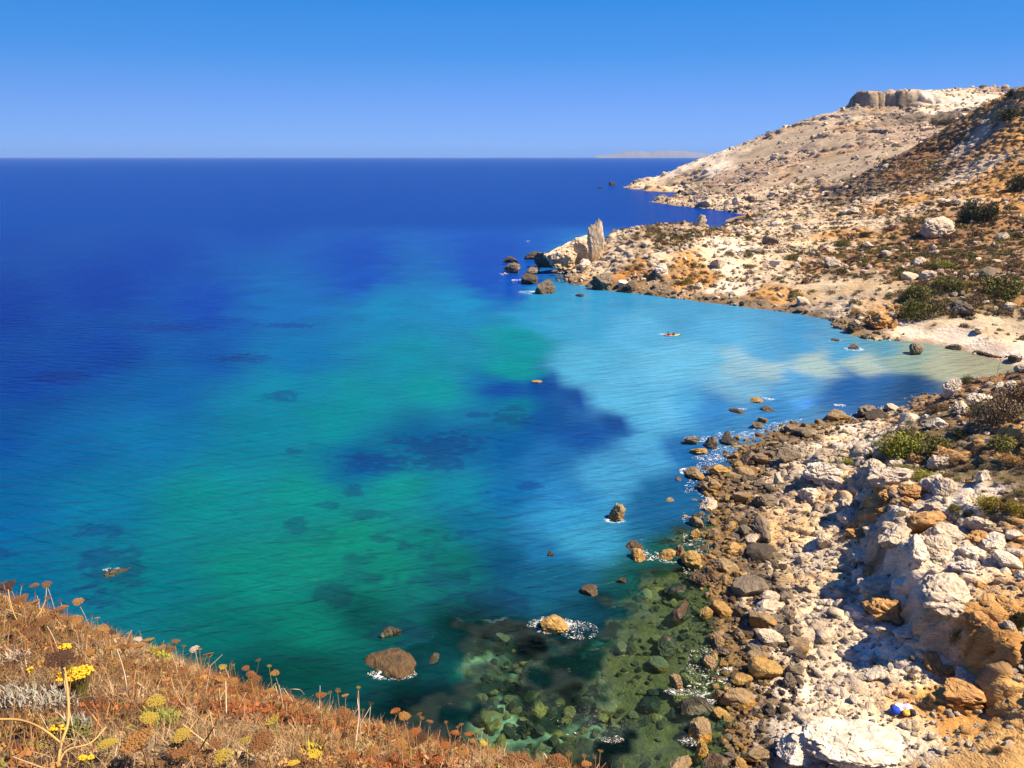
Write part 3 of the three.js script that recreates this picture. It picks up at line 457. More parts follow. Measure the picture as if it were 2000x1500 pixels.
const onLand = (name, label, kind, px, py, h, w, ht, sd, dz = .8, lift = .2, turn = 0, tilt = 0, cuts = 12) => {     // py at the rock's foot, h: height of that foot above the sea
  const p = meet(px, py, h), d = -p[2], ws = sizeAt(w, d) / 2, hs = sizeAt(ht, d) / 2; h = p[1] - hs * .15; shown.push([p[0], p[2], ws]);
  return crag(name, label, name === 'limestone_pillar' ? 'rock pillar' : 'rock', kind, sd, [p[0], h + hs * lift + hs * .4, p[2] - ws * dz * .5], [ws * 1.06, hs * 1.1, ws * dz], turn, tilt, cuts, sd % 2);
};
onLand('limestone_outcrop', 'great pale slanting block of limestone at the tip of the point', 'cream', 1107, 525, .8, 80, 66, 101, .5, .45, .5, .12, 7);
onLand('limestone_outcrop', 'sloping pale rock ramp joining the slanting block and the pillar', 'cream', 1152, 508, 3, 76, 50, 102, .5, .3, .2, 0, 8);
onLand('limestone_pillar', 'tall pale limestone pillar standing up from the point', 'cream', 1160, 512, 5, 31, 84, 211, .5, .5, .2, .03, 9);
onLand('square_block', 'square brown block left of the great slanting block', 'grey', 1065, 519, .6, 36, 32, 104, .8, .5, .2, 0, 6);
onLand('standing_stone', 'upright standing stone on the ridge of the promontory', 'pale', 1369, 446, 13.5, 19, 26, 105, .7, .5, .3, 0, 8);
onLand('large_boulder', 'large tan boulder with a dark overhung face amid the scrub hillside', 'pale', 1828, 462, 15.5, 62, 42, 106, .9, .3, .2, 0, 9);
onLand('large_boulder', 'white pitted boulder overlooking the bay on the near headland', 'white', 1863, 776, 7.6, 36, 40, 107, .9, .4, .9, .1, 14);
onLand('large_boulder', 'wide white ledge of rock beneath the grey thicket', 'white', 1912, 792, 9.2, 52, 30, 108, .8, .3, .2, 0, 10);
onLand('large_boulder', 'stepped white and yellow rock under the wide white ledge', 'pale', 1882, 812, 8.4, 42, 34, 109, .8, .2, .6, 0, 12);
onLand('large_boulder', 'arched white rock above the bright green shrub', 'white', 1838, 836, 7.2, 52, 24, 110, .8, .1, .2, 0, 10);
onLand('large_boulder', 'tall white rocks in a clump beside the sign', 'white', 1922, 944, 9.4, 34, 44, 111, .7, .2, .3, 0, 12);
onLand('large_boulder', 'smooth white rock leaning at the left end of the bright green shrub', 'white', 1712, 893, 4.4, 20, 26, 112, .7, .4, .4, .2, 8);
onLand('large_boulder', 'huge pale block above the shaded hollow', 'white', 1795, 1108, 4.4, 66, 74, 113, .8, .3, .7, 0, 7);
onLand('large_boulder', 'small pale block sitting in the shaded hollow beneath the huge block', 'pale', 1758, 1062, 5.2, 36, 56, 114, .9, .2, .3, 0, 7);
onLand('large_boulder', 'white boulder with a shaded left flank below the big overhang', 'white', 1585, 978, 1.9, 56, 28, 115, .7, .3, .2, 0, 8);
onLand('large_boulder', 'layered grey rock with a black cleft beside the pale terrace', 'grey', 1544, 902, .9, 46, 32, 116, .8, .3, .2, 0, 9);
onLand('large_boulder', 'big rounded grey boulder among dark rocks below the overhang', 'grey', 1494, 993, .7, 46, 34, 117, .9, .3, .7, 0, 9);
onLand('large_boulder', 'upright white wedge of rock among the dark boulders', 'white', 1519, 945, 1.2, 24, 26, 118, .7, .4, .5, .2, 8);
onLand('large_boulder', 'tan block casting a small shadow on the yellow path', 'orange', 1857, 1318, 3.1, 32, 22, 119, .9, .2, .4, 0, 7);
onLand('large_boulder', 'pale square block on the scree left of the shaded hollow', 'pale', 1612, 1068, 1.9, 44, 36, 120, .9, .2, .5, 0, 6);
onLand('large_boulder', 'orange rock at the foot of the green hillside shrubs', 'orange', 1716, 638, 1.4, 54, 32, 121, .8, .3, .5, 0, 9);
onLand('large_boulder', 'rust coloured rock right of the orange shore rock', 'orange', 1748, 640, 1.2, 18, 22, 122, .8, .3, .5, 0, 9);
onLand('large_boulder', 'dark brown rock at the left foot of the orange shore rock', 'dark', 1672, 648, .6, 34, 22, 123, .8, .3, .5, 0, 9);
onLand('large_boulder', 'crumbling grey bluff above the white beach', 'pale', 1922, 650, 2.6, 36, 22, 124, .7, .3, .4, 0, 12);
onLand('large_boulder', 'brown sea cave rock under the promontory slope', 'grey', 1180, 563, .3, 52, 34, 125, .8, .3, .5, 0, 10);
onLand('large_boulder', 'brown shore rock right of the sea cave rock', 'dark', 1228, 570, .2, 38, 22, 126, .8, .3, .5, 0, 10);
// the pale shelf in the bottom right corner
onLand('rock_shelf', 'broad pale cracked rock shelf at the bottom edge, right half', 'white', 1700, 1490, .6, 250, 58, 131, .8, .0, .12, 0, 16);
onLand('rock_shelf', 'pale rock shelf with two green tufts at the bottom edge, left half', 'white', 1575, 1490, .3, 150, 56, 132, .9, .0, .3, 0, 14);
onLand('rock_shelf', 'overhanging pale roof of rock above a shaded wall in the middle of the shore', 'white', 1612, 944, 2.4, 92, 42, 133, 1.0, .45, .35, .08, 12);
for (const [x, y, h, w] of [[1765, 893, 6.6, 110], [1830, 890, 8, 80], [1815, 938, 8.6, 70], [1780, 922, 7.5, 60], [1688, 899, 4.6, 20], [1924, 905, 9.8, 30], [1938, 996, 10, 70], [1990, 1000, 11, 60], [1758, 1026, 7.4, 36], [1781, 1056, 7.6, 40], [1831, 1062, 8.4, 40], [1872, 1004, 8.9, 50], [1874, 1262, 5.8, 44], [1749, 1387, 3, 40], [1765, 870, 6.6, 110]]) { const p = atHeight(x, y, h); shown.push([p[0], p[2], sizeAt(w, -p[2]) / 2]); }
// the broken cliff: blocks bedded in the slope
const cliffRocks = [];
for (let i = 0, n = 0; i < 4000 && n < 74; i++) {
  const x = rr(28, 66), d = rr(49, 96), b = land.base(x, -d); if (b < 3.1 || b > 9 || x > d * .68 || d > 86) continue;
  const gx = land.base(x + .6, -d) - land.base(x - .6, -d); if (gx < .35 && R() > .25) continue;
  const r = 1.0 * R() ** -.32; if (!free(x, -d, r * .9) || r > 3) continue;
  const k = land.kindAt(x, -d), t = R(), kind = k.c[2] < .17 ? (t < .7 ? 'orange' : 'pale') : t < .2 ? 'orange' : t < .6 ? 'pale' : 'white';
  shown.push([x, -d, r * .8]); n++; cliffRocks.push({ x, d, r, kind, h: land.height(x, -d, k), zone: 'cliff' });
}
const cliffForms = {}; for (const k of ['orange', 'pale', 'white']) cliffForms[k] = [0, 1, 2, 3, 4].map((i) => painted(stone(60 + i, 10, .11, 9 + i * 3, 1), k, i * 5));
// the countless rest: sized and sorted; the largest in view stand singly, the rest are rubble
const rocks = [];
function rubble(n, x0, x1, d0, d1, r0, r1, pw, L, test) {
  for (let i = 0; i < n; i++) {
    const x = rr(x0, x1), d = d0 * (d1 / d0) ** R(), b = L.base(x, -d), u = R(), v = R();
    if (b < -3.6 || Math.abs(x) > d * .72 + 4) continue;
    const k = L.kindAt(x, -d), w = test(b, k, x, d); if (!w || u > w[0]) continue;
    const r = Math.min(r1, r0 * v ** -pw) * (w[2] ?? 1); if (!free(x, -d, r)) continue;
    const h = L.height(x, -d, k); rocks.push({ x, d, h, r, kind: w[1], zone: w[3], q: r / d });
  }
}
const shoreTest = (b, k, x, d) => {
  const t = R();
  if (b < -.35) return [.42 * smooth(-2.4, -.4, b), t < .42 ? 'weed' : t < .72 ? 'wet' : t < .9 ? 'ochre' : 'gold', 1, 'sunk'];
  if (b < .4) return [1, t < .34 ? 'ochre' : t < .56 ? 'gold' : t < .8 ? 'wet' : 'grey', 1, 'water'];
  if (b < .85) return [clamp(k.rock + .1), t < .40 ? 'dark' : t < .80 ? 'grey' : t < .90 ? 'ochre' : 'pale', 1, 'pile'];
  if (b < 3.2) return [clamp(k.rock) * .5, t < .08 ? 'grey' : t < .28 ? 'pale' : t < .93 ? 'white' : 'orange', .58, 'scree'];
  return [k.rock * .5, t < .1 ? 'orange' : t < .5 ? 'pale' : 'white', .9, 'terrace'];
};
rubble(9000, 8, 78, 42, 150, .26, 1.5, .42, land, shoreTest);
rubble(16000, -46, 44, 44, 112, .3, 1.1, .4, { base: (x, z) => Math.min(seabedHeight(x, z), land.base(x, z)), kindAt: () => ({}), height: seabedHeight }, (b, k, x, d) => { const t = R(); return land.base(x, -d) > -.5 || R() < .5 ? null : [smooth(-6, -1.5, b) * smooth(-46, -10, x), t < (x > 0 ? .3 : .6) ? 'weed' : t < .6 ? 'wet' : t < .84 ? 'ochre' : 'gold', 1, 'sunk']; });
const hillTest = (b, k, x, d) => { const t = R(); return b < -.4 ? [.05, 'weed', 1, 'bay'] : b < .9 ? [k.rock > .25 ? 1 : .03, t < .45 ? 'grey' : t < .75 ? 'dark' : t < .9 ? 'ochre' : 'pale', 1, 'bay'] : [k.rock * .8 * (.35 + 1.1 * smooth(-.15, .2, fbm(x / 12, 5, d / 12, 3))), t < .14 ? 'grey' : t < .24 ? 'orange' : t < .72 ? 'pale' : 'white', 1, x < 95 ? 'point' : 'hill']; };
rubble(30000, 15, 330, 150, 520, .3, 2.8, .42, land, hillTest);
rubble(7000, 15, 110, 240, 400, .22, 1.1, .42, land, hillTest);
rubble(15000, 120, 760, 600, 1220, .75, 4.6, .42, farLand, (b, k, x, d) => { const t = R(); return b < -.5 ? null : b < 3 ? [1, t < .3 ? 'grey' : t < .45 ? 'dark' : 'pale', 1.1, 'head'] : [k.rock * .9 * (.3 + 1.1 * smooth(-.15, .2, fbm(x / 40, 5, d / 40, 3))), t < .15 ? 'grey' : t < .8 ? 'pale' : 'white', 1, 'head']; });
rocks.sort((a, b) => b.q - a.q);
const ZONE = {
  sunk: ['weed covered boulder lying under the clear water off the near shore', 'sunken boulders off the near shore'], water: ['ochre or brown boulder standing in the swash of the near shore', 'boulders at the near waterline'],
  pile: ['dark weathered boulder in the pile behind the near waterline', 'boulders of the dark pile on the near shore'], scree: ['pale limestone block on the bleached scree of the near shore', 'pale blocks on the near scree'],
  terrace: ['pale limestone block on the terraces above the near shore', 'pale blocks on the near terraces'], bay: ['brown boulder at the waterline on the far side of the bay', 'boulders along the far side of the bay'],
  point: ['pale boulder on the slope of the promontory', 'boulders on the promontory'], hill: ['pale boulder among the scrub of the hillside above the bay', 'boulders on the scrub hillside'], head: ['pale boulder at the foot of the distant headland', 'boulders on the distant headland'],
};
const MARKS = [[760, 1306, 0, 'big flat foamy rock'], [1076, 1226, 0, 'rock in the white splash'], [1207, 1014, 0, 'pointed ochre rock'], [1247, 1092, 0, 'foamy ochre pair'], [1316, 1088, 0, 'ochre rock pair in the shallows'], [1384, 1204, 0, 'yellow ochre rock'], [1404, 1368, 0, 'striped ochre rock'], [1375, 1440, 0, 'large brown rock at the bottom'], [1350, 866, 0, 'long flat grey rock'], [1359, 932, 0, 'rock with the foam burst'], [1396, 1052, 0, 'broad grey topped rock'], [1478, 836, 0, 'rock at the far shore corner'], [1697, 815, 0, 'triangular brown rock'], [1544, 902, .9, 'layered grey rock'], [1494, 993, .7, 'rounded grey boulder'], [1612, 944, 2.4, 'overhanging rock roof'], [1612, 1068, 1.9, 'pale square block'], [1590, 1490, .3, 'shelf with two tufts'], [1715, 1500, .6, 'broad cracked shelf'], [1500, 1220, .4, 'middle of the boulder pile'], [1450, 1300, .2, 'white swash'], [1600, 1220, 1, 'bleached scree'], [1795, 1108, 4.4, 'huge pale block'], [1857, 1318, 3.1, 'tan block on the path'], [1874, 1262, 5.8, 'round shrub on the orange cliff'], [1781, 1056, 7.6, 'round green shrub on the edge'], [1938, 996, 10, 'yellow cushion shrub'], [1765, 893, 6.6, 'big bright green shrub'], [1922, 905, 9.8, 'small sign'], [1863, 776, 7.6, 'white pitted boulder'], [1962, 828, 11.4, 'grey thicket'], [1700, 664, 0, 'orange shore rock'], [1791, 690, 0, 'round pitted rock in the bay'], [1810, 622, 4.6, 'shrub bank nearest the beach'], [1955, 580, 10.4, 'large green shrub bank'], [1828, 462, 15.5, 'large overhung hillside boulder'], [1918, 436, 19, 'dark hillside tree'], [1400, 560, 2.6, 'white marl slope'], [1180, 563, 0, 'sea cave rock'], [1106, 519, .8, 'great slanting block'], [1157, 486, 8, 'tall rock pillar'], [1369, 446, 13.5, 'upright standing stone'], [1552, 508, 9.4, 'green patch of the promontory'], [1843, 524, 10.5, 'bright green hillside shrub'], [1640, 400, 20, 'dark crag of the ridge'], [1980, 330, 40, 'upper right hillside'], [1480, 594, .5, 'inner shore of the promontory'], [1330, 384, 3, 'low spit of the headland'], [1250, 356, 4, 'tip of the headland'], [1500, 400, 5, 'second bay shore']].map(([x, y, h, n]) => { const p = atHeight(x, y, h); return [p[0], -p[2], n]; });
function beside(x, d) {                                     // how a thing lies to the nearest landmark
  let best, far = 1e9; for (const m of MARKS) { const q = Math.hypot(m[0] - x, (m[1] - d) * .7) / d; if (q < far) { far = q; best = m; } }
  const dx = (x - best[0]) / d, dz = (d - best[1]) / d * .8; return (far < .03 ? 'close ' : far > .12 ? 'well ' : '') + (Math.abs(dx) > Math.abs(dz) ? (dx < 0 ? 'left of' : 'right of') : dz < 0 ? 'in front of' : 'behind') + ' the ' + best[2];
}
const groupOf = {}, WORDS = { pale: 'pale', white: 'whitish', grey: 'grey brown', dark: 'dark brown', ochre: 'tan and ochre', gold: 'golden', wet: 'wet brown', weed: 'weedy sunken', orange: 'orange' };
const PLACE = { sunk: 'under water', water: 'in the swash', pile: 'in the boulder pile', scree: 'on the scree', terrace: 'on the terraces', bay: 'at the bay waterline', point: 'on the promontory', hill: 'on the hillside', head: 'on the headland', cliff: 'in the broken cliff' };
const rockLabel = (o, noun) => { const l = fullLabel(o, noun); return l.split(' ').length > 16 ? l.replace(' ' + PLACE[o.zone], '') : l; };
const fullLabel = (o, noun) => WORDS[o.kind] + ' ' + (o.r > 1.5 ? 'big ' : o.r < .7 ? 'smaller ' : '') + noun + ' ' + PLACE[o.zone] + ', ' + beside(o.x, o.d);
cliffRocks.forEach((o, i) => { const m = mesh('cliff_rock', cliffForms[o.kind][i % 5], rockMat), l = rockLabel(o, 'rock'); m.position.set(o.x, o.h + o.r * .12, -o.d); m.scale.set(o.r * rr(.9, 1.3), o.r * rr(.6, .9), o.r * rr(.9, 1.2)); m.rotation.set(rr(-.2, .2), rr(0, 6.28), rr(-.15, .15)); tag(m, l, 'rock', 'rocks of the broken cliff: ' + l); });
let singles = 0;
const heaps = {}, warm = () => { const m = rr(.72, 1.15), w = rr(-.02, .06); return [m * (1 + w), m, m * (1 - 1.6 * w)]; };
rocks.forEach((o, i) => {
  const s = [o.r * rr(.85, 1.25), o.r * rr(.6, .95), o.r * rr(.8, 1.15)], p = [o.x, o.h + s[1] * rr(.1, .45), -o.d];
  if (o.zone !== 'sunk' && singles++ < 225) { const l = rockLabel(o, 'boulder'); boulder(l, o.kind, p, s, rr(0, 6.28), rr(-.25, .25), ZONE[o.zone][1] + ', ' + l); }
  else { const big = i < 2600, key = (big ? 'b' : 's') + o.kind + Math.floor(R() * (big ? 6 : 5)); (heaps[key] ??= []).push({ p, s, e: [rr(-.3, .3), rr(0, 6.28), rr(-.3, .3)], c: warm() }); }
});
for (let i = 0; i < 30000; i++) {                           // shingle between the blocks
  const x = rr(14, 72), d = 43 * (140 / 43) ** R(), b = land.base(x, -d); if (b < -.9 || b > 9 || x > d * .7 + 3) continue;
  const k = land.kindAt(x, -d); if (R() > k.rock * .9 + .2) continue;
  const t = R(), kind = b < .2 ? (t < .5 ? 'ochre' : t < .75 ? 'wet' : 'gold') : b < .8 ? (t < .45 ? 'grey' : t < .75 ? 'dark' : 'pale') : t < .06 ? 'grey' : t < .4 ? 'pale' : 'white', r = Math.min(.3, .07 * R() ** -.5);
  (heaps['s' + kind + (i % 5)] ??= []).push({ p: [x, land.height(x, -d, k) + r * .3, -d], s: [r * rr(.8, 1.4), r * rr(.5, .9), r], e: [rr(-.3, .3), rr(0, 6.28), 0], c: warm() });
}
for (const key in heaps) { const kind = key.slice(1, -1); scatter('rubble', (key[0] === 'b' ? formed : small)[kind][+key.slice(-1)], matOf(kind), heaps[key], 'loose ' + ({ wet: 'wet brown', weed: 'weedy', gold: 'golden' }[kind] ?? kind) + ' stones strewn over the shore and slopes', 'stones'); }
// ---------------------------------------------------------------- shrubs
function foliage(sd, lobes, n, leaf, up = .7, spread = 1) {      // leaf sprays through the volume of several lobes, on a unit bush
  const old = seed; seed = sd * 31 + 5; const P = [], K = [], L = [];
  for (let i = 0; i < lobes; i++) { const a = rr(0, 6.28), r = Math.sqrt(R()) * .62 * spread; L.push([Math.cos(a) * r, rr(.18, .55) * up, Math.sin(a) * r, rr(.26, .46)]); }
  for (let i = 0; i < n; i++) {
    const q = pick(L), u = rr(-.75, 1), a = rr(0, 6.28), w = Math.sqrt(1 - u * u), s = q[3] * rr(.72, 1.08) * (1 + .3 * noise(q[0] * 5 + u * 3, a, sd));
    const c = V(q[0] + w * Math.cos(a) * s, Math.max(.02, q[1] + u * s * .9), q[2] + w * Math.sin(a) * s), t = rr(.6, 1.35) * lerp(.9, 1.1, R()) , f = leaf * rr(.6, 1.4);
    const d1 = V(rr(-1, 1), rr(-.4, 1), rr(-1, 1)).normalize().multiplyScalar(f), d2 = V(rr(-1, 1), rr(-1, 1), rr(-1, 1)).normalize().multiplyScalar(f * .55);
    P.push(...c.clone().sub(d2).toArray(), ...c.clone().add(d1).toArray(), ...c.clone().add(d2).toArray()); const g = rr(.85, 1.2);
    for (let k = 0; k < 3; k++) K.push(t * g, t, t * rr(.6, 1));
  }
  seed = old; const g = new THREE.BufferGeometry(); g.setAttribute('position', new THREE.Float32BufferAttribute(P, 3)); g.setAttribute('color', new THREE.Float32BufferAttribute(K, 3)); g.computeVertexNormals(); return g;
}
function twigs(sd, n, r) {
  const old = seed; seed = sd * 77 + 9; const parts = [];
  for (let i = 0; i < n; i++) { const a = rr(0, 6.28), k = rr(.25, .75); parts.push(new THREE.TubeGeometry(new THREE.CatmullRomCurve3([V(0, -.12, 0), V(Math.cos(a) * k * .4, rr(.1, .25), Math.sin(a) * k * .4), V(Math.cos(a) * k, rr(.35, .75), Math.sin(a) * k)]), 4, r, 4)); }
  seed = old; return mergeGeometries(parts);
}
const leafMat = (r, g, b) => new THREE.MeshPhysicalMaterial({ color: new THREE.Color(r, g, b), vertexColors: true, roughness: .8, side: THREE.DoubleSide });
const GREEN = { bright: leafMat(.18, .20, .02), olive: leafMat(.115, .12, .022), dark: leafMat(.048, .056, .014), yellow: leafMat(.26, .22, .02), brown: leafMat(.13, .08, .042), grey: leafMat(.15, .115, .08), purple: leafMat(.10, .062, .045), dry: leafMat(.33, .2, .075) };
const twigMat = new THREE.MeshStandardMaterial({ color: new THREE.Color(.16, .11, .07), roughness: 1 });
const CROWN = [], TUFT = [], STEMS = [twigs(1, 9, .018), twigs(2, 12, .014)];
for (let i = 0; i < 4; i++) CROWN.push(foliage(i + 1, 16, 4200, .06));
for (let i = 0; i < 4; i++) TUFT.push(foliage(i + 11, 7, 260, .15, .6));
const thicket = foliage(40, 18, 3600, .05, .8);
function shrub(label, colour, px, py, h, w, ht, group, form, cat = 'shrub', name = 'shrub') {      // py at its foot
  const p = meet(px, py, h), d = -p[2], ws = sizeAt(w, d) / 2, hs = sizeAt(ht, d);
  const t = thing(name, label, cat, [p[0], p[1] - .1 * hs, p[2] - ws * .3], rr(0, 6.28), group); t.scale.set(ws * 1.1, hs * 1.15, ws * .95);
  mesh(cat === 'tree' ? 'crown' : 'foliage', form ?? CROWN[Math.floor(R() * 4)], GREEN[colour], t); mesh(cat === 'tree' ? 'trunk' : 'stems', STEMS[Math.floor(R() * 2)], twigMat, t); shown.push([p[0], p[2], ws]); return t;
}
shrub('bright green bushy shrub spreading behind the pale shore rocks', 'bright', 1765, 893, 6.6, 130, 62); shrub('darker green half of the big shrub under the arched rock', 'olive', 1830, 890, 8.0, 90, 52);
shrub('grey brown leafless thicket on the brow of the near headland', 'grey', 1962, 828, 11.4, 130, 84, null, thicket); shrub('brown dry thicket at the right edge behind the white ledge', 'brown', 1998, 790, 13.4, 90, 56, null, thicket);
shrub('low dark shrub against the white ledge', 'dark', 1922, 806, 10, 60, 22); shrub('dark green shrub lying over a white rock right of the bright shrub', 'dark', 1878, 856, 9, 50, 22);
shrub('small green shrub on the arched white rock', 'olive', 1835, 836, 7.8, 34, 18); shrub('green shrub beside the white pitted boulder', 'olive', 1893, 752, 9.6, 32, 26); shrub('brown dry shrub below the white pitted boulder', 'brown', 1838, 806, 6.9, 48, 22);
shrub('low leafy green patch in front of the sign', 'bright', 1815, 938, 8.6, 84, 22); shrub('low grassy green patch left of the leafy one', 'olive', 1780, 922, 7.5, 70, 16); shrub('grey leafless shrub behind the sign', 'grey', 1925, 885, 9.8, 46, 22, null, thicket);
shrub('brown shrub left of the sign', 'brown', 1868, 905, 9, 56, 18); shrub('rusty dry shrub above the path at the right edge', 'dry', 1985, 905, 12, 70, 22); shrub('green shrub filling the slope below the grey thicket', 'olive', 1972, 880, 11.6, 90, 34);
shrub('yellow green cushion shrub above the cliff at the right edge, left half', 'yellow', 1938, 996, 10, 74, 34); shrub('yellow green cushion shrub at the right edge, right half', 'yellow', 1990, 1000, 11, 60, 30);
shrub('olive cushion shrub on the pale cliff top', 'olive', 1872, 1004, 8.9, 44, 28); shrub('dark twin of the olive cushion shrub on the cliff top', 'dark', 1893, 1012, 9.2, 28, 24); shrub('olive shrub hanging over the brown hollow', 'olive', 1930, 1045, 9, 26, 38);
shrub('yellowish green shrub at the top of the shaded hollow', 'yellow', 1758, 1026, 7.4, 40, 26); shrub('round green shrub on the edge above the huge pale block', 'bright', 1781, 1056, 7.6, 46, 32); shrub('olive shrub on top of the huge pale block', 'olive', 1831, 1062, 8.4, 48, 24);
shrub('small yellow tuft on the cliff edge right of the huge block', 'yellow', 1842, 1130, 7.6, 20, 26); shrub('dark green shrub growing in the cliff cleft', 'dark', 1780, 1172, 5.6, 22, 34); shrub('round dark green shrub on the orange cliff', 'olive', 1874, 1262, 5.8, 42, 46);
shrub('dark shrub at the right edge of the orange cliff', 'dark', 1990, 1230, 8.6, 44, 60); shrub('small shrub on the yellow path at the foot of the cliff', 'olive', 1962, 1392, 4.3, 34, 22); shrub('left green tuft on the pale rock shelf', 'olive', 1601, 1448, 2.3, 22, 20); shrub('right green tuft on the pale rock shelf', 'yellow', 1643, 1462, 2.6, 30, 28);
shrub('dry dark tuft on the yellow slope at the lower right', 'brown', 1975, 1452, 5, 30, 16); shrub('dry tuft farther down the yellow slope', 'brown', 1950, 1470, 4.7, 26, 20); shrub('tiny green shrub on the overhanging roof of rock', 'olive', 1658, 938, 4.6, 18, 14); shrub('small green shrub between terraces', 'olive', 1735, 982, 6, 18, 14);
shrub('flat green patch on the pale shore terrace, left one', 'bright', 1622, 912, 3.8, 40, 10); shrub('flat green patch on the pale shore terrace, right one', 'bright', 1660, 904, 4.3, 44, 10); shrub('green shrub beside the standing walker', 'olive', 1700, 898, 5, 24, 18); shrub('brown green shrub at the foot of the terraces', 'olive', 1840, 965, 8.4, 44, 22);
shrub('dark spreading tree on the orange hillside', 'dark', 1918, 436, 19, 76, 66, null, null, 'tree', 'tree'); shrub('lower dark bush at the left foot of the hillside tree', 'dark', 1888, 436, 18.6, 32, 34); shrub('dark tree cut by the right edge of the picture', 'dark', 1995, 372, 30, 50, 44, null, null, 'tree', 'tree');
shrub('dark shrub on the skyline of the hillside', 'dark', 1984, 186, 74, 34, 18); shrub('dark shrub below the skyline of the hillside', 'dark', 1980, 232, 62, 56, 32); shrub('bright green shrub alone on the hillside', 'bright', 1843, 524, 10.5, 54, 22);
shrub('large green shrub bank at the right edge above the beach', 'olive', 1955, 580, 10.4, 120, 56); shrub('green shrub bank left of the large one', 'olive', 1880, 568, 9.4, 60, 34); shrub('green shrub bank nearest the beach', 'olive', 1810, 622, 4.6, 92, 54); shrub('green shrub bank just above the one nearest the beach', 'olive', 1796, 586, 7, 70, 40); shrub('green shrub hanging between the two banks', 'olive', 1842, 562, 8.6, 50, 26);
shrub('round brown purple shrub on the hillside, left one', 'purple', 1816, 404, 22, 26, 15); shrub('round brown purple shrub on the hillside, right one', 'purple', 1846, 406, 22.4, 26, 17); shrub('dark shrub at the foot of the large tan boulder', 'purple', 1860, 470, 16, 30, 18);
shrub('green shrub patch on the pale promontory slope', 'olive', 1552, 508, 9.4, 42, 18); shrub('shrub pair on the ochre bank, upper left', 'olive', 1648, 484, 11.4, 34, 24); shrub('dark shrub on the ochre bank near the ridge', 'dark', 1688, 466, 12.6, 24, 20);
shrub('shaded green bushes far off on the headland slope', 'dark', 1845, 244, 88, 60, 16); shrub('dark bushes on the headland below the plateau', 'dark', 1900, 218, 100, 44, 12);
{
  const n0 = [], KEYS = ['dark', 'olive', 'brown', 'purple', 'grey', 'dry'];
  const test = (n, x0, x1, d0, d1, s0, s1, L) => {
    for (let i = 0; i < n; i++) {
      const x = rr(x0, x1), d = d0 * (d1 / d0) ** R(), b = L.base(x, -d), u = R(), c = R(), v = R(); if (b < 1.6 || Math.abs(x) > d * .72 + 4) continue;
      const k = L.kindAt(x, -d), patch = smooth(-.25, .3, fbm(x / s0 / 18, 61, d / s0 / 18, 3)); if (u > k.shrub * (.4 + 1.1 * patch)) continue;
      const s = Math.min(s1, s0 * v ** -.35), key = L === farLand ? (c < .5 ? 'olive' : 'brown') : c < .2 ? 'dark' : c < .48 ? 'olive' : c < .7 ? 'brown' : c < .84 ? 'purple' : c < .93 ? 'grey' : 'dry';
      n0.push({ x, d, s, key, h: L.height(x, -d, k), q: s / d, far: L === farLand });
    }
  };
  test(4500, 30, 125, 60, 150, .32, 1.0, land); test(30000, 40, 330, 150, 520, .75, 2.3, land); test(9000, 200, 760, 620, 1230, 1.2, 3.6, farLand);
  n0.sort((a, b) => b.q - a.q); const heap = {};
  const word = { dark: 'dark green', olive: 'olive green', brown: 'brown dry', purple: 'purplish brown', grey: 'grey leafless', dry: 'straw coloured' };
  n0.forEach((o, i) => {
    const s = [o.s * rr(.9, 1.2), o.s * rr(.9, 1.2), o.s * rr(.9, 1.2)];
    if (i < 190) {
      const where = o.d < 150 ? 'on the slopes above the near shore' : o.x < 95 ? 'on the promontory' : 'on the hillside above the bay';
      const t = thing('shrub', word[o.key] + ' low shrub ' + beside(o.x, o.d), 'shrub', [o.x, o.h - .08 * o.s, -o.d], rr(0, 6.28), word[o.key] + ' low shrubs ' + beside(o.x, o.d)); t.scale.set(...s);
      mesh('foliage', CROWN[i % 4].userData.thin ??= foliage(70 + i % 4, 9, 900, .085, .6), GREEN[o.key], t);
    } else (heap[o.key + (i % 4)] ??= []).push({ p: [o.x, o.h - .08 * o.s, -o.d], s, e: [0, rr(0, 6.28), 0], c: [rr(.75, 1.25), rr(.75, 1.2), rr(.8, 1.2)] });
  });
  for (const k in heap) scatter('scrub', TUFT[+k.slice(-1)], GREEN[k.slice(0, -1)], heap[k], word[k.slice(0, -1)] + ' scrub dotted over the slopes', 'scrub');
}
// ---------------------------------------------------------------- the grassy cliff edge underfoot
const FG = [];
for (const [px, py, d] of [[-400, 1100, 6.2], [0, 1172, 5], [250, 1262, 4.55], [500, 1356, 4.1], [750, 1432, 3.8], [1000, 1500, 3.5], [1250, 1545, 3.35], [0, 1500, 1.9], [250, 1500, 2.05], [500, 1500, 2.25], [750, 1500, 2.6], [0, 1330, 3.0], [250, 1380, 2.9], [480, 1430, 2.9], [-300, 1400, 2.6], [150, 1290, 3.7], [380, 1350, 3.6]]) FG.push([...atDist(px, py, d)]);
for (const [px, py, d] of [[-400, 1100, 6.2], [0, 1172, 5], [250, 1262, 4.55], [500, 1356, 4.1], [750, 1432, 3.8], [1000, 1500, 3.5], [1250, 1545, 3.35]]) { const p = atDist(px, py, d); FG.push([p[0] + .7, p[1] - 1.5, p[2] - .9], [p[0] + 1.8, p[1] - 6, p[2] - 2.2], [p[0] + 5, p[1] - 22, p[2] - 6.5]); }
FG.push([0, EYE - 1.62, -.2], [-2, EYE - 1.5, 0], [2, EYE - 1.9, -.2], [4, EYE - 3, -2], [-7, EYE - .8, 0], [-9, EYE - 1.6, -5], [-14, EYE - 3, -7], [6, EYE - 2.2, 2], [0, EYE - 1, 4], [-8, EYE, 4], [10, EYE - 6, -3]);
const fw = rbf(FG.map((p) => [p[0] * 20, p[1], p[2] * 20, 0]), .2), FGX = FG.map((p) => p[0] * 20), FGZ = FG.map((p) => p[2] * 20);
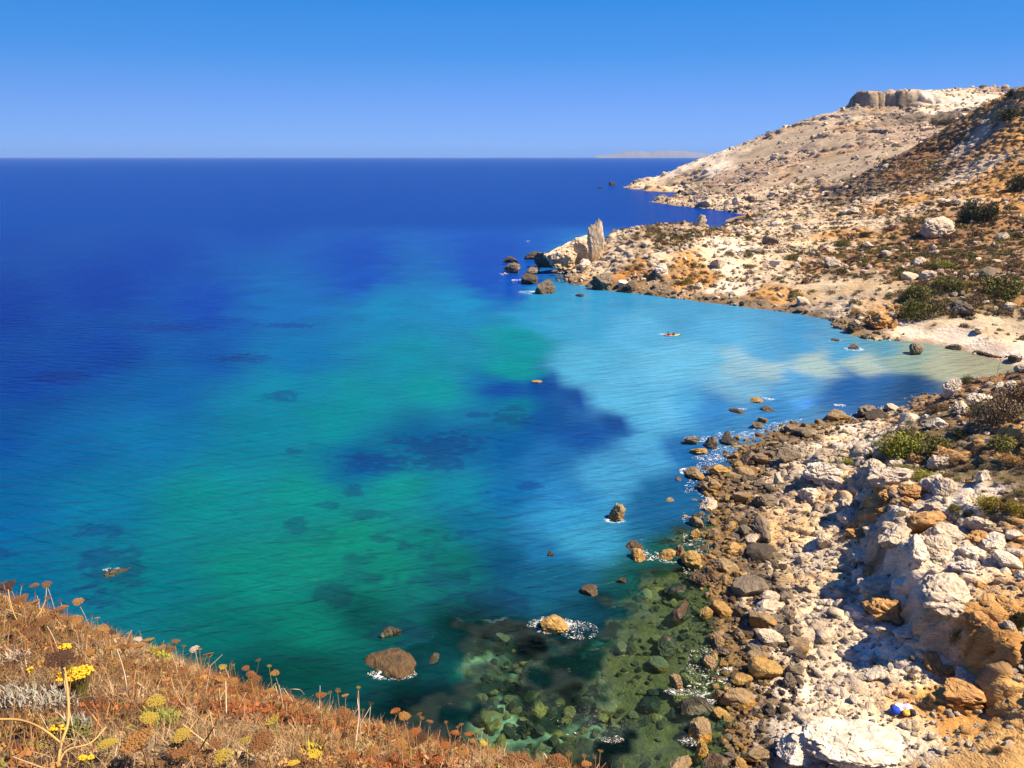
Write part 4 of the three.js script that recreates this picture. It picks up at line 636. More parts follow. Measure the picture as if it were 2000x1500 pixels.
const slopeY = (x, z) => { const n = FG.length, X = x * 20, Z = z * 20; let h = fw[n] + fw[n + 1] * X / 100 + fw[n + 2] * Z / 100; for (let i = 0; i < n; i++) h += fw[i] * Math.hypot(X - FGX[i], Z - FGZ[i]); return h; };
const slopeAt = (x, z) => slopeY(x, z) + .06 * fbm(x * 1.7, 1, z * 1.7, 4) + .03 * fbm(x * 7, 2, z * 7, 3);
const rim = (x, z) => slopeY(x, z) - slopeY(x + .25, z - .3);                 // how fast the ground falls away seawards
{
  const g = new THREE.PlaneGeometry(16, 14, 260, 230); g.rotateX(-Math.PI / 2); g.translate(-3, 0, -3.5); const p = g.attributes.position, c = [], U = [];
  for (let i = 0; i < p.count; i++) { const x = p.getX(i), z = p.getZ(i), y = Math.max(slopeAt(x, z), EYE - 26); p.setY(i, y); const m = 1 + .9 * fbm(x * 3, 5, z * 3, 5), t = smooth(-.2, .3, fbm(x * 1.1, 15, z * 1.1, 3)); c.push(lerp(.05, .12, t) * m, lerp(.025, .06, t) * m, lerp(.01, .022, t) * m); U.push(x / 1.2, z / 1.2); }
  g.setAttribute('color', new THREE.Float32BufferAttribute(c, 3)); g.setAttribute('uv', new THREE.Float32BufferAttribute(U, 2)); g.computeVertexNormals();
  struct('cliff_top', g, new THREE.MeshStandardMaterial({ vertexColors: true, map: rockTone, bumpMap: rockHeight, bumpScale: .03, roughness: 1 }));
  const q = new THREE.PlaneGeometry(34, 34, 40, 40); q.rotateX(-Math.PI / 2); q.translate(-6, 0, -11); const w = q.attributes.position, k = [];
  for (let i = 0; i < w.count; i++) { const x = w.getX(i), z = w.getZ(i), y = Math.max(-4, Math.min(slopeY(x, z), EYE) - .7) + .6 * fbm(x / 3, 3, z / 3, 4); w.setY(i, Math.min(y, EYE - 1.8 + (z > 0 ? z * .3 : 0))); k.push(.35, .26, .15); }
  q.setAttribute('color', new THREE.Float32BufferAttribute(k, 3)); q.computeVertexNormals();
  struct('cliff_face', q, new THREE.MeshStandardMaterial({ vertexColors: true, roughness: 1 }));
}
function blade(w, bend, seg = 3) {                           // a unit blade of grass, curved over
  const P = [], I = []; for (let i = 0; i <= seg; i++) { const t = i / seg, k = w * (1 - t) ** .7; P.push(-k, t, bend * t * t, k, t, bend * t * t); if (i < seg) I.push(i * 2, i * 2 + 1, i * 2 + 2, i * 2 + 1, i * 2 + 3, i * 2 + 2); }
  const g = new THREE.BufferGeometry(); g.setAttribute('position', new THREE.Float32BufferAttribute(P, 3)); g.setIndex(I); g.computeVertexNormals(); return g;
}
function tangle(n, sd, w, spread) {
  const old = seed; seed = sd; const parts = [];
  for (let i = 0; i < n; i++) { const g = blade(w * rr(.6, 1.3), rr(.1, .9)); g.scale(1, rr(.5, 1.1), 1); g.rotateX(rr(-.2, 1.3)); g.rotateY(rr(0, 6.28)); g.translate(rr(-spread, spread), rr(-.05, .05), rr(-spread, spread)); parts.push(g); }
  seed = old; return mergeGeometries(parts);
}
function curled(sd) { const old = seed; seed = sd; const parts = []; for (let i = 0; i < 14; i++) { const g = new THREE.PlaneGeometry(.3, .6, 1, 3), p = g.attributes.position; for (let k = 0; k < p.count; k++) p.setZ(k, .5 * p.getY(k) ** 2 + rr(-.05, .05)); g.rotateX(rr(-1.6, 1.6)); g.rotateY(rr(0, 6.28)); g.rotateZ(rr(-1, 1)); g.translate(rr(-.6, .6), rr(0, .6), rr(-.6, .6)); parts.push(g); } seed = old; return mergeGeometries(parts); }
const strawMat = new THREE.MeshStandardMaterial({ color: 0xffffff, roughness: .75, side: THREE.DoubleSide });
{
  const forms = [tangle(9, 3, .012, .4), tangle(9, 5, .02, .35), tangle(7, 8, .014, .5), curled(4), curled(9)], lists = [[], [], [], [], []];
  const C1 = [[.46, .27, .08], [.38, .19, .05], [.27, .11, .03], [.48, .34, .16], [.32, .15, .04], [.16, .075, .025]];
  for (let i = 0; i < 60000; i++) {
    const z = -1.2 - 6 * R(), x = rr(-6.2, 2.6); if (x < z * .82 - .6 || x > -z * .35 + .6 || rim(x, z) > 1.3) continue;
    const y = slopeAt(x, z), pale = smooth(.0, .3, fbm(x * 1.3, 71, z * 1.3, 3)), rust = smooth(.02, .3, fbm(x * 1.6, 81, z * 1.6, 3)), dark = smooth(.08, .35, fbm(x * 1.5 + 4, 91, z * 1.5, 3));
    const t = R(); let c = pick(C1).slice(); if (t < pale) c = [.5, .35, .19]; else if (t < rust + pale * .3) c = [.34, .11, .025]; else if (t < dark) c = [.09, .045, .02];
    if (R() < .05) c = [.26, .25, .05]; const m = rr(.32, .98), f = R() < .1 + rust * .25 ? 3 + (i & 1) : i % 3, s = f > 2 ? rr(.02, .045) : rr(.035, .085);
    lists[f].push({ p: [x, y, z], s: f > 2 ? s : [s * 1.1, s, s * 1.1], e: [rr(-.2, .5), rr(0, 6.28), rr(-.3, .3)], c: c.map((v) => v * m) });
  }
  forms.forEach((g, i) => scatter(i > 2 ? 'dry_leaves' : 'dry_grass', g, strawMat, lists[i], i > 2 ? 'rust brown curled leaves in the grass of the cliff edge' : ['golden dry grass covering the cliff edge', 'broad bladed dry grass on the cliff edge', 'thin straw tangled over the cliff edge'][i], i > 2 ? 'leaves' : 'grass'));
}
{ const l = [], g = new THREE.CylinderGeometry(.5, .8, 1, 5); g.translate(0, .5, 0);       // bare dead stalks standing in the grass
  for (let i = 0; i < 900; i++) { const z = -1.4 - 4.6 * R(), x = rr(-5, 1.5); if (x < z * .82 - .4 || x > -z * .3 + .4 || rim(x, z) > 1) continue; l.push({ p: [x, slopeAt(x, z) - .01, z], s: [rr(.0025, .005), rr(.06, .2), rr(.0025, .005)], e: [rr(-.7, .9), rr(0, 6.28), rr(-.4, .4)], c: pick([[.5, .36, .2], [.36, .17, .05], [.55, .45, .32], [.3, .12, .04]]) }); }
  scatter('dry_grass', g, strawMat, l, 'bare dead stalks standing in the grass of the cliff edge', 'stalks'); }
// dried umbels: a domed head of many tiny seeds on rays, on a bent stem
function umbelHead(sd, cup, n) {
  const old = seed; seed = sd * 13 + 1; const parts = [], blob = new THREE.IcosahedronGeometry(1, 0); blob.deleteAttribute('uv');
  for (let i = 0; i < n; i++) { const r = Math.sqrt((i + .5) / n), a = i * 2.39996 + rr(-.2, .2), s = rr(.075, .115), wob = 1 + .1 * Math.sin(a * 3 + sd) + .06 * Math.sin(a * 7); const b = blob.clone(); b.scale(s, s * .8, s); b.rotateY(rr(0, 6)); b.translate(r * Math.cos(a) * wob, cup * r * r + rr(-.03, .05), r * Math.sin(a) * wob); parts.push(b); }
  seed = old; return mergeGeometries(parts);
}
function umbelRays(sd, cup, n, depth) {
  const old = seed; seed = sd * 17 + 3; const parts = [];
  for (let i = 0; i < n; i++) { const r = Math.sqrt((i + .5) / n) * .95, a = i * 2.39996; const g = new THREE.TubeGeometry(new THREE.QuadraticBezierCurve3(V(0, -depth, 0), V(r * Math.cos(a) * .75, -depth * .6, r * Math.sin(a) * .75), V(r * Math.cos(a), cup * r * r - .02, r * Math.sin(a))), 3, .018, 3); g.deleteAttribute('uv'); parts.push(g); }
  seed = old; return mergeGeometries(parts);
}
const HEADS = [[-.18, 170], [-.05, 150], [.15, 150], [-.3, 170]].map(([c, n], i) => umbelHead(i + 1, c, n)), RAYS = [-.18, -.05, .15, -.3].map((c, i) => umbelRays(i + 1, c, 26, .75)), LITTLE = [-.2, .2].map((c, i) => umbelHead(i + 8, c, 46)), LITTLERAYS = [-.2, .2].map((c, i) => umbelRays(i + 8, c, 10, .8));
const HEADMAT = {}; for (const [k, c] of Object.entries({ brown: [.15, .066, .02], ochre: [.25, .125, .032], yellow: [.29, .215, .03], dark: [.05, .022, .011], pale: [.4, .33, .27], rust: [.24, .08, .017], gold: [.42, .29, .02] })) HEADMAT[k] = new THREE.MeshStandardMaterial({ color: new THREE.Color(...c), roughness: .95 });
const STEMMAT = { straw: new THREE.MeshStandardMaterial({ color: new THREE.Color(.5, .31, .10), roughness: .8 }), green: new THREE.MeshStandardMaterial({ color: new THREE.Color(.25, .25, .06), roughness: .8 }), pale: new THREE.MeshStandardMaterial({ color: new THREE.Color(.58, .46, .32), roughness: .8 }), brown: new THREE.MeshStandardMaterial({ color: new THREE.Color(.36, .17, .06), roughness: .8 }) };
function onSlope(px, py, lift) {                             // along a sight line: the place where it runs that far above the ground
  const [sx, sy] = sight(px, py); let best = null, least = 9;
  for (let d = 1.3; d < 6.5; d += .02) { const x = sx * d, y = EYE + sy * d, h = y - slopeAt(x, -d); if (h <= lift) return [x, y, -d, h]; if (rim(x, -d) < 1.5 && h < least) { least = h; best = [x, y, -d, h]; } }
  return best;
}
const WORD = { brown: 'brown', ochre: 'ochre', yellow: 'yellow green', dark: 'blackish', pale: 'pale whitish', rust: 'rust red', gold: 'yellow' };
function umbel(px, py, s, k, label, lift, tilt = .3, dist) {
  const p = dist ? [...atDist(px, py, dist), .3] : onSlope(px, py, lift ?? rr(.1, .22)); if (!p) return; const d = -p[2], r = sizeAt(s, Math.hypot(...[p[0], p[1] - EYE, p[2]])) / 2, len = Math.min(p[3] + .02, .5), big = s > 12, i = Math.floor(R() * 4), a = rr(0, 6.28), b = rr(.02, .3) * len;
  const UM = [[118, 1281, 'large dark umbel'], [314, 1284, 'green rim plant'], [378, 1266, 'pale umbel on the rim'], [700, 1345, 'tallest thin stalk'], [570, 1346, 'arched pale stalk'], [265, 1446, 'largest ochre umbel'], [510, 1447, 'broad ochre brown umbel'], [50, 1146, 'far left rim'], [200, 1225, 'left stretch of the rim'], [495, 1330, 'drooping brown umbel'], [780, 1395, 'middle stretch of the rim'], [900, 1430, 'right stretch of the rim'], [1006, 1489, 'wide shaggy umbel'], [1145, 1480, 'right end of the cliff edge'], [676, 1391, 'broad dark umbel'], [430, 1327, 'centre of the grass']];
  const um = UM.reduce((a, b) => Math.hypot(b[0] - px, b[1] - py) < Math.hypot(a[0] - px, a[1] - py) ? b : a), side = Math.abs(px - um[0]) > Math.abs(py - um[1]) ? (px < um[0] ? 'left of' : 'right of') : py < um[1] ? 'above' : 'below';
  const edge = false && s < 24 && py < 1175 + px * .32 ? 'along the rim of the cliff edge' : 'down in the grass of the cliff edge';
  const t = thing('dried_umbel', label ?? WORD[k] + (s < 11 ? ' little' : s > 17 ? ' wide' : '') + ' umbel ' + side + ' the ' + um[2], 'dried flower', p.slice(0, 3), 0, label ? null : WORD[k] + ' umbels ' + side + ' the ' + um[2]);
  const head = mesh('flower_head', big ? HEADS[i] : LITTLE[i & 1], HEADMAT[k], t); head.scale.setScalar(r * .95); head.rotation.set(rr(-.1, tilt) + .15, a, rr(-tilt, tilt), 'YXZ');
  const ry = mesh('rays', big ? RAYS[i] : LITTLERAYS[i & 1], STEMMAT[k === 'yellow' ? 'green' : k === 'dark' ? 'brown' : 'straw'], head);
  const top = V(0, -.74, 0).applyEuler(head.rotation).multiplyScalar(r), sr = Math.max(.0016, r * .05);
  mesh('stem', new THREE.TubeGeometry(new THREE.CatmullRomCurve3([top, V(top.x * .8 + Math.cos(a) * b * .4, -len * .45, top.z + Math.sin(a) * b * .4), V(Math.cos(a) * b, -len - .03, Math.sin(a) * b)]), 8, sr, 5), STEMMAT[k === 'pale' ? 'pale' : k === 'yellow' ? 'green' : R() < .3 ? 'pale' : R() < .5 ? 'brown' : 'straw'], t);
}
umbel(118, 1281, 46, 'dark', 'large dark brown umbel seen from below on the thickest stem', .24, .1, 2.2);
umbel(265, 1446, 56, 'ochre', 'largest flat ochre umbel near the bottom edge, left of the middle ones', .12); umbel(355, 1467, 50, 'brown', 'broad flat dark brown umbel at the bottom of the grass', .08); umbel(510, 1447, 48, 'brown', 'broad ochre brown umbel above pale stalks at the lower middle', .12);
umbel(210, 1449, 31, 'yellow', 'ragged yellow green umbel left of the largest ochre one', .1); umbel(291, 1399, 30, 'yellow', 'yellow umbel above the largest ochre one', .14); umbel(304, 1368, 31, 'yellow', 'tilted yellow umbel highest of the yellow ones', .14); umbel(354, 1433, 30, 'yellow', 'yellow umbel on a green stem above the broad dark brown one', .14); umbel(433, 1473, 34, 'yellow', 'dull yellow umbel right of the broad dark brown one', .1);
umbel(399, 1470, 28, 'brown', 'brown umbel wedged between the broad brown and dull yellow ones', .08); umbel(532, 1408, 27, 'yellow', 'yellow umbel above the broad ochre brown one', .14); umbel(676, 1391, 34, 'brown', 'broad dark umbel below the tall pale stalk', .1); umbel(1006, 1489, 58, 'brown', 'wide shaggy brown umbel cut by the bottom edge in the middle', .06); umbel(1092, 1480, 42, 'brown', 'brown umbel over the dark water right of the wide shaggy one', .1);
umbel(614, 1474, 26, 'gold', 'yellowish umbel at the bottom edge below the broad dark one', .08); umbel(573, 1489, 22, 'gold', 'small yellow umbel cut by the bottom edge', .06); umbel(495, 1330, 28, 'brown', 'brown umbel with a drooping rim at the middle of the slope edge', .12); umbel(852, 1480, 27, 'rust', 'rust red umbel low in the grass near the bottom edge', .08); umbel(822, 1440, 24, 'dark', 'dark umbel facing away in the golden grass', .08);
umbel(700, 1343, 8, 'gold', 'tiny yellow bud on the tallest thin stalk against the water', .3, .05);
const LIST = '15 1146 26 d,43 1141 9 d,67 1141 15 b,91 1141 15 b,6 1135 12 d,39 1168 24 b,68 1176 17 o,93 1167 12 b,152 1173 18 o,117 1174 10 d,132 1180 6 d,105 1192 14 b,118 1190 20 b,124 1183 15 o,84 1209 26 b,132 1209 15 b,150 1209 20 o,155 1222 18 b,179 1199 8 d,190 1206 10 y,202 1228 20 o,220 1234 14 d,209 1221 12 d,240 1242 11 d,253 1242 9 o,270 1248 14 p,273 1257 22 o,290 1249 18 o,312 1264 20 o,331 1268 18 b,343 1253 15 b,330 1258 8 b,378 1266 17 p,359 1261 9 b,390 1267 8 o,408 1278 17 r,394 1287 10 b,243 1261 24 b,216 1263 18 o,175 1272 18 o,435 1303 14 y,441 1314 12 o,453 1290 6 d,456 1299 7 y,480 1304 14 b,504 1288 11 b,492 1315 20 b,526 1300 9 y,537 1314 16 o,430 1327 20 o,456 1329 16 o,528 1347 18 o,429 1347 15 o,522 1387 22 r,574 1386 16 o,420 1452 24 b,477 1443 18 y,320 1348 11 y,627 1356 20 b,644 1353 10 o,660 1349 11 o,674 1357 13 o,725 1374 11 d,709 1387 8 b,772 1389 19 r,790 1397 22 o,819 1393 11 r,824 1402 10 o,840 1408 13 b,871 1410 8 o,901 1414 10 o,811 1427 22 r,894 1419 8 o,890 1429 16 r,916 1434 16 r,942 1424 8 o,934 1427 9 o,924 1446 13 o,945 1450 14 g,950 1438 8 o,785 1451 22 o,1111 1473 12 o,1141 1475 10 o,1145 1490 20 o,1173 1467 11 o,1162 1479 8 o,672 1436 14 d,60 1240 18 b,30 1215 20 b,560 1360 14 o,610 1392 13 r,650 1410 16 o,740 1420 14 r,870 1455 18 r,905 1470 16 o,960 1465 14 o,1050 1495 18 o,725 1465 20 o,690 1478 18 r,330 1310 14 b,250 1300 14 b';
LIST.split(',').forEach((s) => { const [x, y, w, k] = s.split(' '); umbel(+x, +y, +w, { d: 'dark', b: 'brown', o: 'ochre', y: 'yellow', p: 'pale', r: 'rust', g: 'gold' }[k]); });
// the branching dead stalk of the large umbel, the yellow flowers, the silver leaved plant
function stalk(label, pts, r, mat, name = 'dry_stalk') {
  const q = pts.map(([x, y, l, d]) => d ? atDist(x, y, d) : onSlope(x, y, l)), t = thing(name, label, 'dry stalk', q[0].slice(0, 3)); const c = q.map((p) => V(p[0] - q[0][0], p[1] - q[0][1], p[2] - q[0][2]));
  mesh('stem', new THREE.TubeGeometry(new THREE.CatmullRomCurve3(c), 24, r, 6), STEMMAT[mat], t); return t;
}
stalk('thick tan stalk rising to the large dark umbel', [[112, 1500, 0, 1.92], [120, 1452, 0, 2.02], [133, 1410, 0, 2.1], [132, 1350, 0, 2.16], [124, 1300, 0, 2.2], [121, 1288, 0, 2.2]], .0042, 'straw'); stalk('tan side branch bending down to the left of the thick stalk', [[120, 1452, 0, 2.02], [85, 1425, 0, 2.04], [35, 1406, 0, 2.1], [-10, 1405, 0, 2.1]], .0035, 'straw'); stalk('thin tan branch sweeping right from the foot of the thick stalk', [[116, 1488, 0, 1.95], [130, 1466, 0, 1.98], [175, 1452, 0, 2.02], [207, 1420, 0, 2.1]], .0024, 'straw');
stalk('tall pale curved stalk in front of the dark water', [[693, 1472, 0], [698, 1425, .08], [701, 1392, .16], [698, 1365, .22], [700, 1345, .3]], .0024, 'pale'); stalk('pale whitish stalk standing in the middle of the grass', [[248, 1360, .02], [246, 1330, .1], [236, 1290, .16], [228, 1268, .2]], .0022, 'pale'); stalk('arched pale stalk at the cliff edge over the water', [[545, 1352, .05], [556, 1347, .12], [580, 1346, .14], [594, 1356, .06]], .0018, 'pale'); stalk('yellow curved stalk at the left rim', [[56, 1222, .02], [72, 1205, .1], [86, 1180, .16], [91, 1148, .22]], .0026, 'straw'); stalk('straight tan stalk at the far left rim', [[43, 1226, .02], [30, 1205, .08], [20, 1175, .15], [16, 1152, .2]], .0028, 'straw');
function yellowFlowers(label, px, py, w, n, lift) {
  const p = onSlope(px, py, lift), r = sizeAt(w, -p[2] * 1.3) / 2, t = thing('yellow_flowers', label, 'flower', p.slice(0, 3)), parts = [], stems = [], ball = new THREE.IcosahedronGeometry(1, 1); ball.deleteAttribute('uv');
  for (let i = 0; i < n; i++) { const a = rr(0, 6.28), q = Math.sqrt(R()), s = rr(.0042, .0065), x = q * Math.cos(a) * r, z = q * Math.sin(a) * r * .55, y = rr(-.006, .008) - x * -.18, b = ball.clone(); b.scale(s, s * .8, s); b.translate(x, y, z); parts.push(b); if (i % 3 === 0) { const g = new THREE.TubeGeometry(new THREE.LineCurve3(V(x * .3, -p[3], z * .3), V(x, y, z)), 2, .0009, 4); stems.push(g); } }
  mesh('blossoms', mergeGeometries(parts), new THREE.MeshStandardMaterial({ color: new THREE.Color(.66, .38, .008), roughness: .7 }), t); mesh('stems', mergeGeometries(stems), STEMMAT.green, t);
}
yellowFlowers('bright yellow flower cluster behind the thick tan stalk', 146, 1316, 66, 260, .12); yellowFlowers('small bright yellow flower cluster on top of the large dark umbel', 126, 1264, 24, 50, .26); yellowFlowers('tiny yellow flower tuft left of the thick stalk', 58, 1308, 14, 12, .1); yellowFlowers('faded yellow blossoms at the bottom left among dark grass', 170, 1480, 28, 24, .06); yellowFlowers('orange yellow blossoms beside the foot of the thick stalk', 112, 1424, 34, 24, .06);
function leafy(label, px, py, w, n, col, len, name, cat) {
  const p = onSlope(px, py, .015), r = sizeAt(w, -p[2] * 1.3) / 2, t = thing(name, label, cat, [p[0], p[1], p[2]]), parts = [];
  for (let i = 0; i < n; i++) { const a = rr(0, 6.28), q = Math.sqrt(R()) * r, x = q * Math.cos(a), z = q * Math.sin(a), g = blade(rr(.07, .12), rr(.1, .6), 4); g.scale(len, len * rr(.7, 1.3), len); g.rotateX(rr(-.2, 1)); g.rotateY(rr(0, 6.28)); g.translate(x, slopeAt(p[0] + x, p[2] + z) - p[1] + rr(.005, .06), z); parts.push(g); }
  mesh('leaves', mergeGeometries(parts), new THREE.MeshStandardMaterial({ color: new THREE.Color(...col), roughness: .9, side: THREE.DoubleSide }), t);
}
leafy('silvery grey leaved plant in the lower left of the grass', 78, 1376, 120, 460, [.30, .29, .24], .034, 'silver_plant', 'plant'); leafy('small silvery grey plant right of the thick stalk', 155, 1425, 40, 110, [.3, .3, .24], .035, 'silver_plant', 'plant'); leafy('whitish dried plant at the left edge of the grass', 25, 1292, 60, 110, [.36, .3, .24], .035, 'silver_plant', 'plant');
leafy('bright yellow green plant at the middle of the rim', 314, 1284, 36, 260, [.33, .36, .03], .03, 'green_plant', 'plant'); leafy('dull green plant among the yellow umbels', 318, 1412, 60, 160, [.22, .24, .05], .035, 'green_plant', 'plant'); leafy('green sprig at the bottom of the grass', 150, 1445, 40, 120, [.16, .17, .04], .035, 'green_plant', 'plant'); leafy('yellow leaved weed near the bottom edge in the middle', 615, 1480, 40, 90, [.42, .34, .05], .04, 'yellow_weed', 'plant');
// ---------------------------------------------------------------- foam, kayak, people, small things
const foamMat = new THREE.MeshStandardMaterial({ color: new THREE.Color(.86, .88, .9), roughness: .6, transparent: true, opacity: .72 });
function foam(label, px, py, rx, ry, n, ring = 0, thick = 1) {                 // flecks and threads of froth lying on the water
  const p = atHeight(px, py, 0), d = -p[2], ax = sizeAt(rx, d), az = sizeAt(ry, d) * Math.hypot(d, EYE) / EYE * .8, P = [], I = []; let k = 0;
  for (let i = 0; i < n * 5; i++) {
    const a = rr(0, 6.28), q = ring ? lerp(ring, 1, R() ** 1.6) : Math.sqrt(R()), x = Math.cos(a) * q * ax, z = Math.sin(a) * q * az; if (fbm((p[0] + x) * 1.1, i % 2, (p[2] + z) * 1.1, 3) < -.02) continue;
    const s = rr(.012, .042) * R() ** -.3 * thick * d / 70 * (R() < .12 ? 1.8 : 1), th = rr(0, 6.28), c = rr(.1, .35), m = 5, y = .05 + R() * .03; P.push(x, y + s * .22, z);
    for (let j = 0; j < m; j++) { const b = j / m * 6.283, u = Math.cos(b) * s * rr(.7, 1.3), v = Math.sin(b) * s * c; P.push(x + u * Math.cos(th) - v * Math.sin(th), y, z + u * Math.sin(th) + v * Math.cos(th)); }
    for (let j = 0; j < m; j++) I.push(k, k + 1 + (j + 1) % m, k + 1 + j); k += m + 1;
  }
  const g = new THREE.BufferGeometry(); g.setAttribute('position', new THREE.Float32BufferAttribute(P, 3)); g.setIndex(I); g.computeVertexNormals();
  const o = mesh('sea_foam', g, foamMat); o.position.set(p[0], 0, p[2]); tag(o, label, 'foam'); o.userData.kind = 'stuff';
}
foam('white splash around the round ochre rock', 1078, 1222, 56, 24, 520, .62); foam('foam threads drifting right of the splashing rock', 1130, 1232, 46, 26, 240); foam('foam along the front of the big flat brown rock', 765, 1318, 58, 16, 420, .5); foam('foam patch on the rock at the far left of the sea', 220, 1113, 22, 5, 150, 0, .6); foam('white tip of the small dark rock', 1160, 1155, 8, 6, 60);
foam('foam around the pointed ochre rock', 1200, 1018, 24, 7, 110, .6); foam('foam by the ochre rocks in the green shallows', 1262, 1085, 30, 14, 170); foam('foam by the right rock pair', 1316, 1094, 36, 12, 120, .5); foam('swash running between the golden rocks', 1440, 1318, 48, 20, 560); foam('swash around the striped ochre rock', 1388, 1362, 40, 18, 240, .4); foam('swash before the tilted ochre rock', 1330, 1352, 40, 10, 130); foam('white flecks standing in for sun glints in the dark shallows', 1150, 1410, 90, 46, 240, 0, .5); foam('froth near the bottom edge', 1195, 1445, 30, 10, 90, 0, .8); foam('flecks by the large brown rock', 1345, 1450, 26, 12, 70);  // the flecks over the dark shallows are modelled stand-ins for sun glints
foam('burst of foam left of the brown rock', 1345, 922, 20, 10, 200); foam('foam behind the long flat grey rock', 1372, 858, 40, 8, 140); foam('foam below the golden ledge', 1385, 895, 36, 7, 130); foam('foam between small rocks before the boulder shore', 1440, 850, 46, 9, 150); foam('foam streak of the low orange rock', 1490, 780, 26, 4, 90); foam('foam ring around the dark rock in the bay', 1668, 682, 20, 5, 160, .6, .8); foam('foam off the far corner of the shore', 1640, 792, 14, 3, 40); foam('foam by the awash brown rock of the green shallows', 1362, 1130, 20, 8, 80);
foam('foam left of the round rock at the point', 1034, 571, 22, 4, 130, 0, .7); foam('foam off the outermost rock of the point', 985, 535, 10, 3, 40, 0, .7); foam('foam line at the foot of the knobbly dark rock', 1010, 547, 10, 2, 30, 0, .7); foam('small whitecap out at sea', 1031, 471, 5, 1, 14, 0, .7); foam('foam at the waterline before the orange shore rock', 1632, 666, 14, 3, 30, 0, .6); foam('froth between the boulders of the near waterline', 1385, 965, 24, 14, 110); foam('foam by the half sunk rock in the blue water', 1440, 800, 20, 3, 50);
{ // broken swash threads along the near waterline
  const P = [], I = []; let k = 0;
  for (let i = 0; i < 90000; i++) {
    const x = rr(8, 66), d = 42 * (140 / 42) ** R(), b = land.base(x, -d); if (b < -.75 || b > .05) continue;
    if (ridged(x * .35, 3, d * .35, 3) < .12 + .3 * Math.abs(b + .2) || fbm(x / 7, 9, d / 7, 3) < -.02) continue;
    const s = rr(.02, .06) * R() ** -.3 * d / 70, th = rr(-.6, .6) + 1.2 * noise(x / 3, 4, d / 3), c = rr(.12, .35); P.push(x, .075, -d);
    for (let j = 0; j < 5; j++) { const q = j / 5 * 6.283, u = Math.cos(q) * s * rr(.7, 1.4), v = Math.sin(q) * s * c; P.push(x + u * Math.cos(th) - v * Math.sin(th), .05, -d + u * Math.sin(th) + v * Math.cos(th)); }
    for (let j = 0; j < 5; j++) I.push(k, k + 1 + (j + 1) % 5, k + 1 + j); k += 6;
  }
  const g = new THREE.BufferGeometry(); g.setAttribute('position', new THREE.Float32BufferAttribute(P, 3)); g.setIndex(I); g.computeVertexNormals(); const o = tag(mesh('sea_foam', g, foamMat), 'broken threads of swash along the boulders of the near waterline', 'foam'); o.userData.kind = 'stuff';
}
// seaweed thrown up along the beach
{ const l = []; for (let i = 0; i < 420; i++) { const t = R(), px = 1905 + 110 * t, py = 686 + 26 * t ** .9 + rr(-1, 1), p = atHeight(px, py, .25 + .2 * R()); l.push({ p, s: [rr(.2, .6), rr(.1, .3), rr(.15, .4)], e: [0, rr(0, 6.28), 0], c: [1, 1, 1] }); } scatter('seaweed', small.dark[1], new THREE.MeshStandardMaterial({ color: new THREE.Color(.05, .03, .015), roughness: 1 }), l, 'dark line of seaweed along the white beach', 'seaweed'); }
// a figure: bones with radii, joined smoothly into one skin
function figure(bones, size, res = 44) {
  const mc = new MarchingCubes(res, new THREE.MeshStandardMaterial(), false, false, 60000), h = size / 2;
  const cap = (p, a, b, r0, r1) => { const ab = b.clone().sub(a), t = clamp(p.clone().sub(a).dot(ab) / Math.max(1e-9, ab.lengthSq())); return p.distanceTo(a.clone().addScaledVector(ab, t)) - lerp(r0, r1, t); };
  for (let k = 0; k < res; k++) for (let j = 0; j < res; j++) for (let i = 0; i < res; i++) {
    const p = V((i - res / 2) / (res / 2) * h, (j - res / 2) / (res / 2) * h + h * .8, (k - res / 2) / (res / 2) * h); let d = 9;
    for (const b of bones) { const e = cap(p, b[0], b[1], b[2], b[3]), q = clamp(.5 + .5 * (d - e) / .03); d = lerp(d, e, q) - .03 * q * (1 - q); }
    mc.field[k * res * res + j * res + i] = -d;
  }
  mc.isolation = 0; mc.update(); const n = mc.count, P = mc.positionArray.slice(0, n * 3), N = mc.normalArray.slice(0, n * 3), col = new Float32Array(n * 3);
  for (let i = 0; i < n; i++) {
    const p = V(P[i * 3] * h, P[i * 3 + 1] * h + h * .8, P[i * 3 + 2] * h); P.set([p.x, p.y, p.z], i * 3); let best = 9, c = bones[0][4];
    for (const b of bones) { const e = cap(p, b[0], b[1], b[2], b[3]); if (e < best) { best = e; c = b[4]; } } col.set(c, i * 3);
  }
  const g = new THREE.BufferGeometry(); g.setAttribute('position', new THREE.BufferAttribute(P, 3)); g.setAttribute('normal', new THREE.BufferAttribute(N, 3)); g.setAttribute('color', new THREE.BufferAttribute(col, 3)); return g;
}
const skinMat = new THREE.MeshStandardMaterial({ vertexColors: true, roughness: .8 }), SK = [.42, .24, .15], HAIR = [.03, .02, .015];
function sitter(top, legs, reach, knee) {                    // seated figure, hips at the origin, facing +x
  return [[V(0, .12, 0), V(-.06, .45, 0), .14, .16, top], [V(-.06, .45, 0), V(-.05, .55, 0), .13, .09, top], [V(-.05, .55, 0), V(-.03, .66, 0), .055, .055, SK], [V(-.02, .74, 0), V(-.02, .79, 0), .10, .105, SK], [V(-.06, .78, 0), V(-.05, .84, 0), .105, .1, HAIR],
    ...[-1, 1].flatMap((s) => [[V(-.06, .5, s * .19), V(.08, .3, s * .26), .055, .045, top], [V(.08, .3, s * .26), V(reach, .34, s * .16), .042, .032, SK], [V(reach, .34, s * .16), V(reach + .08, .34, s * .12), .036, .028, SK], [V(.02, .1, s * .1), V(.42, knee, s * .13), .095, .07, legs], [V(.42, knee, s * .13), V(.76, .06, s * .1), .065, .045, SK], [V(.76, .05, s * .1), V(.9, .06, s * .11), .045, .03, SK]])];
}
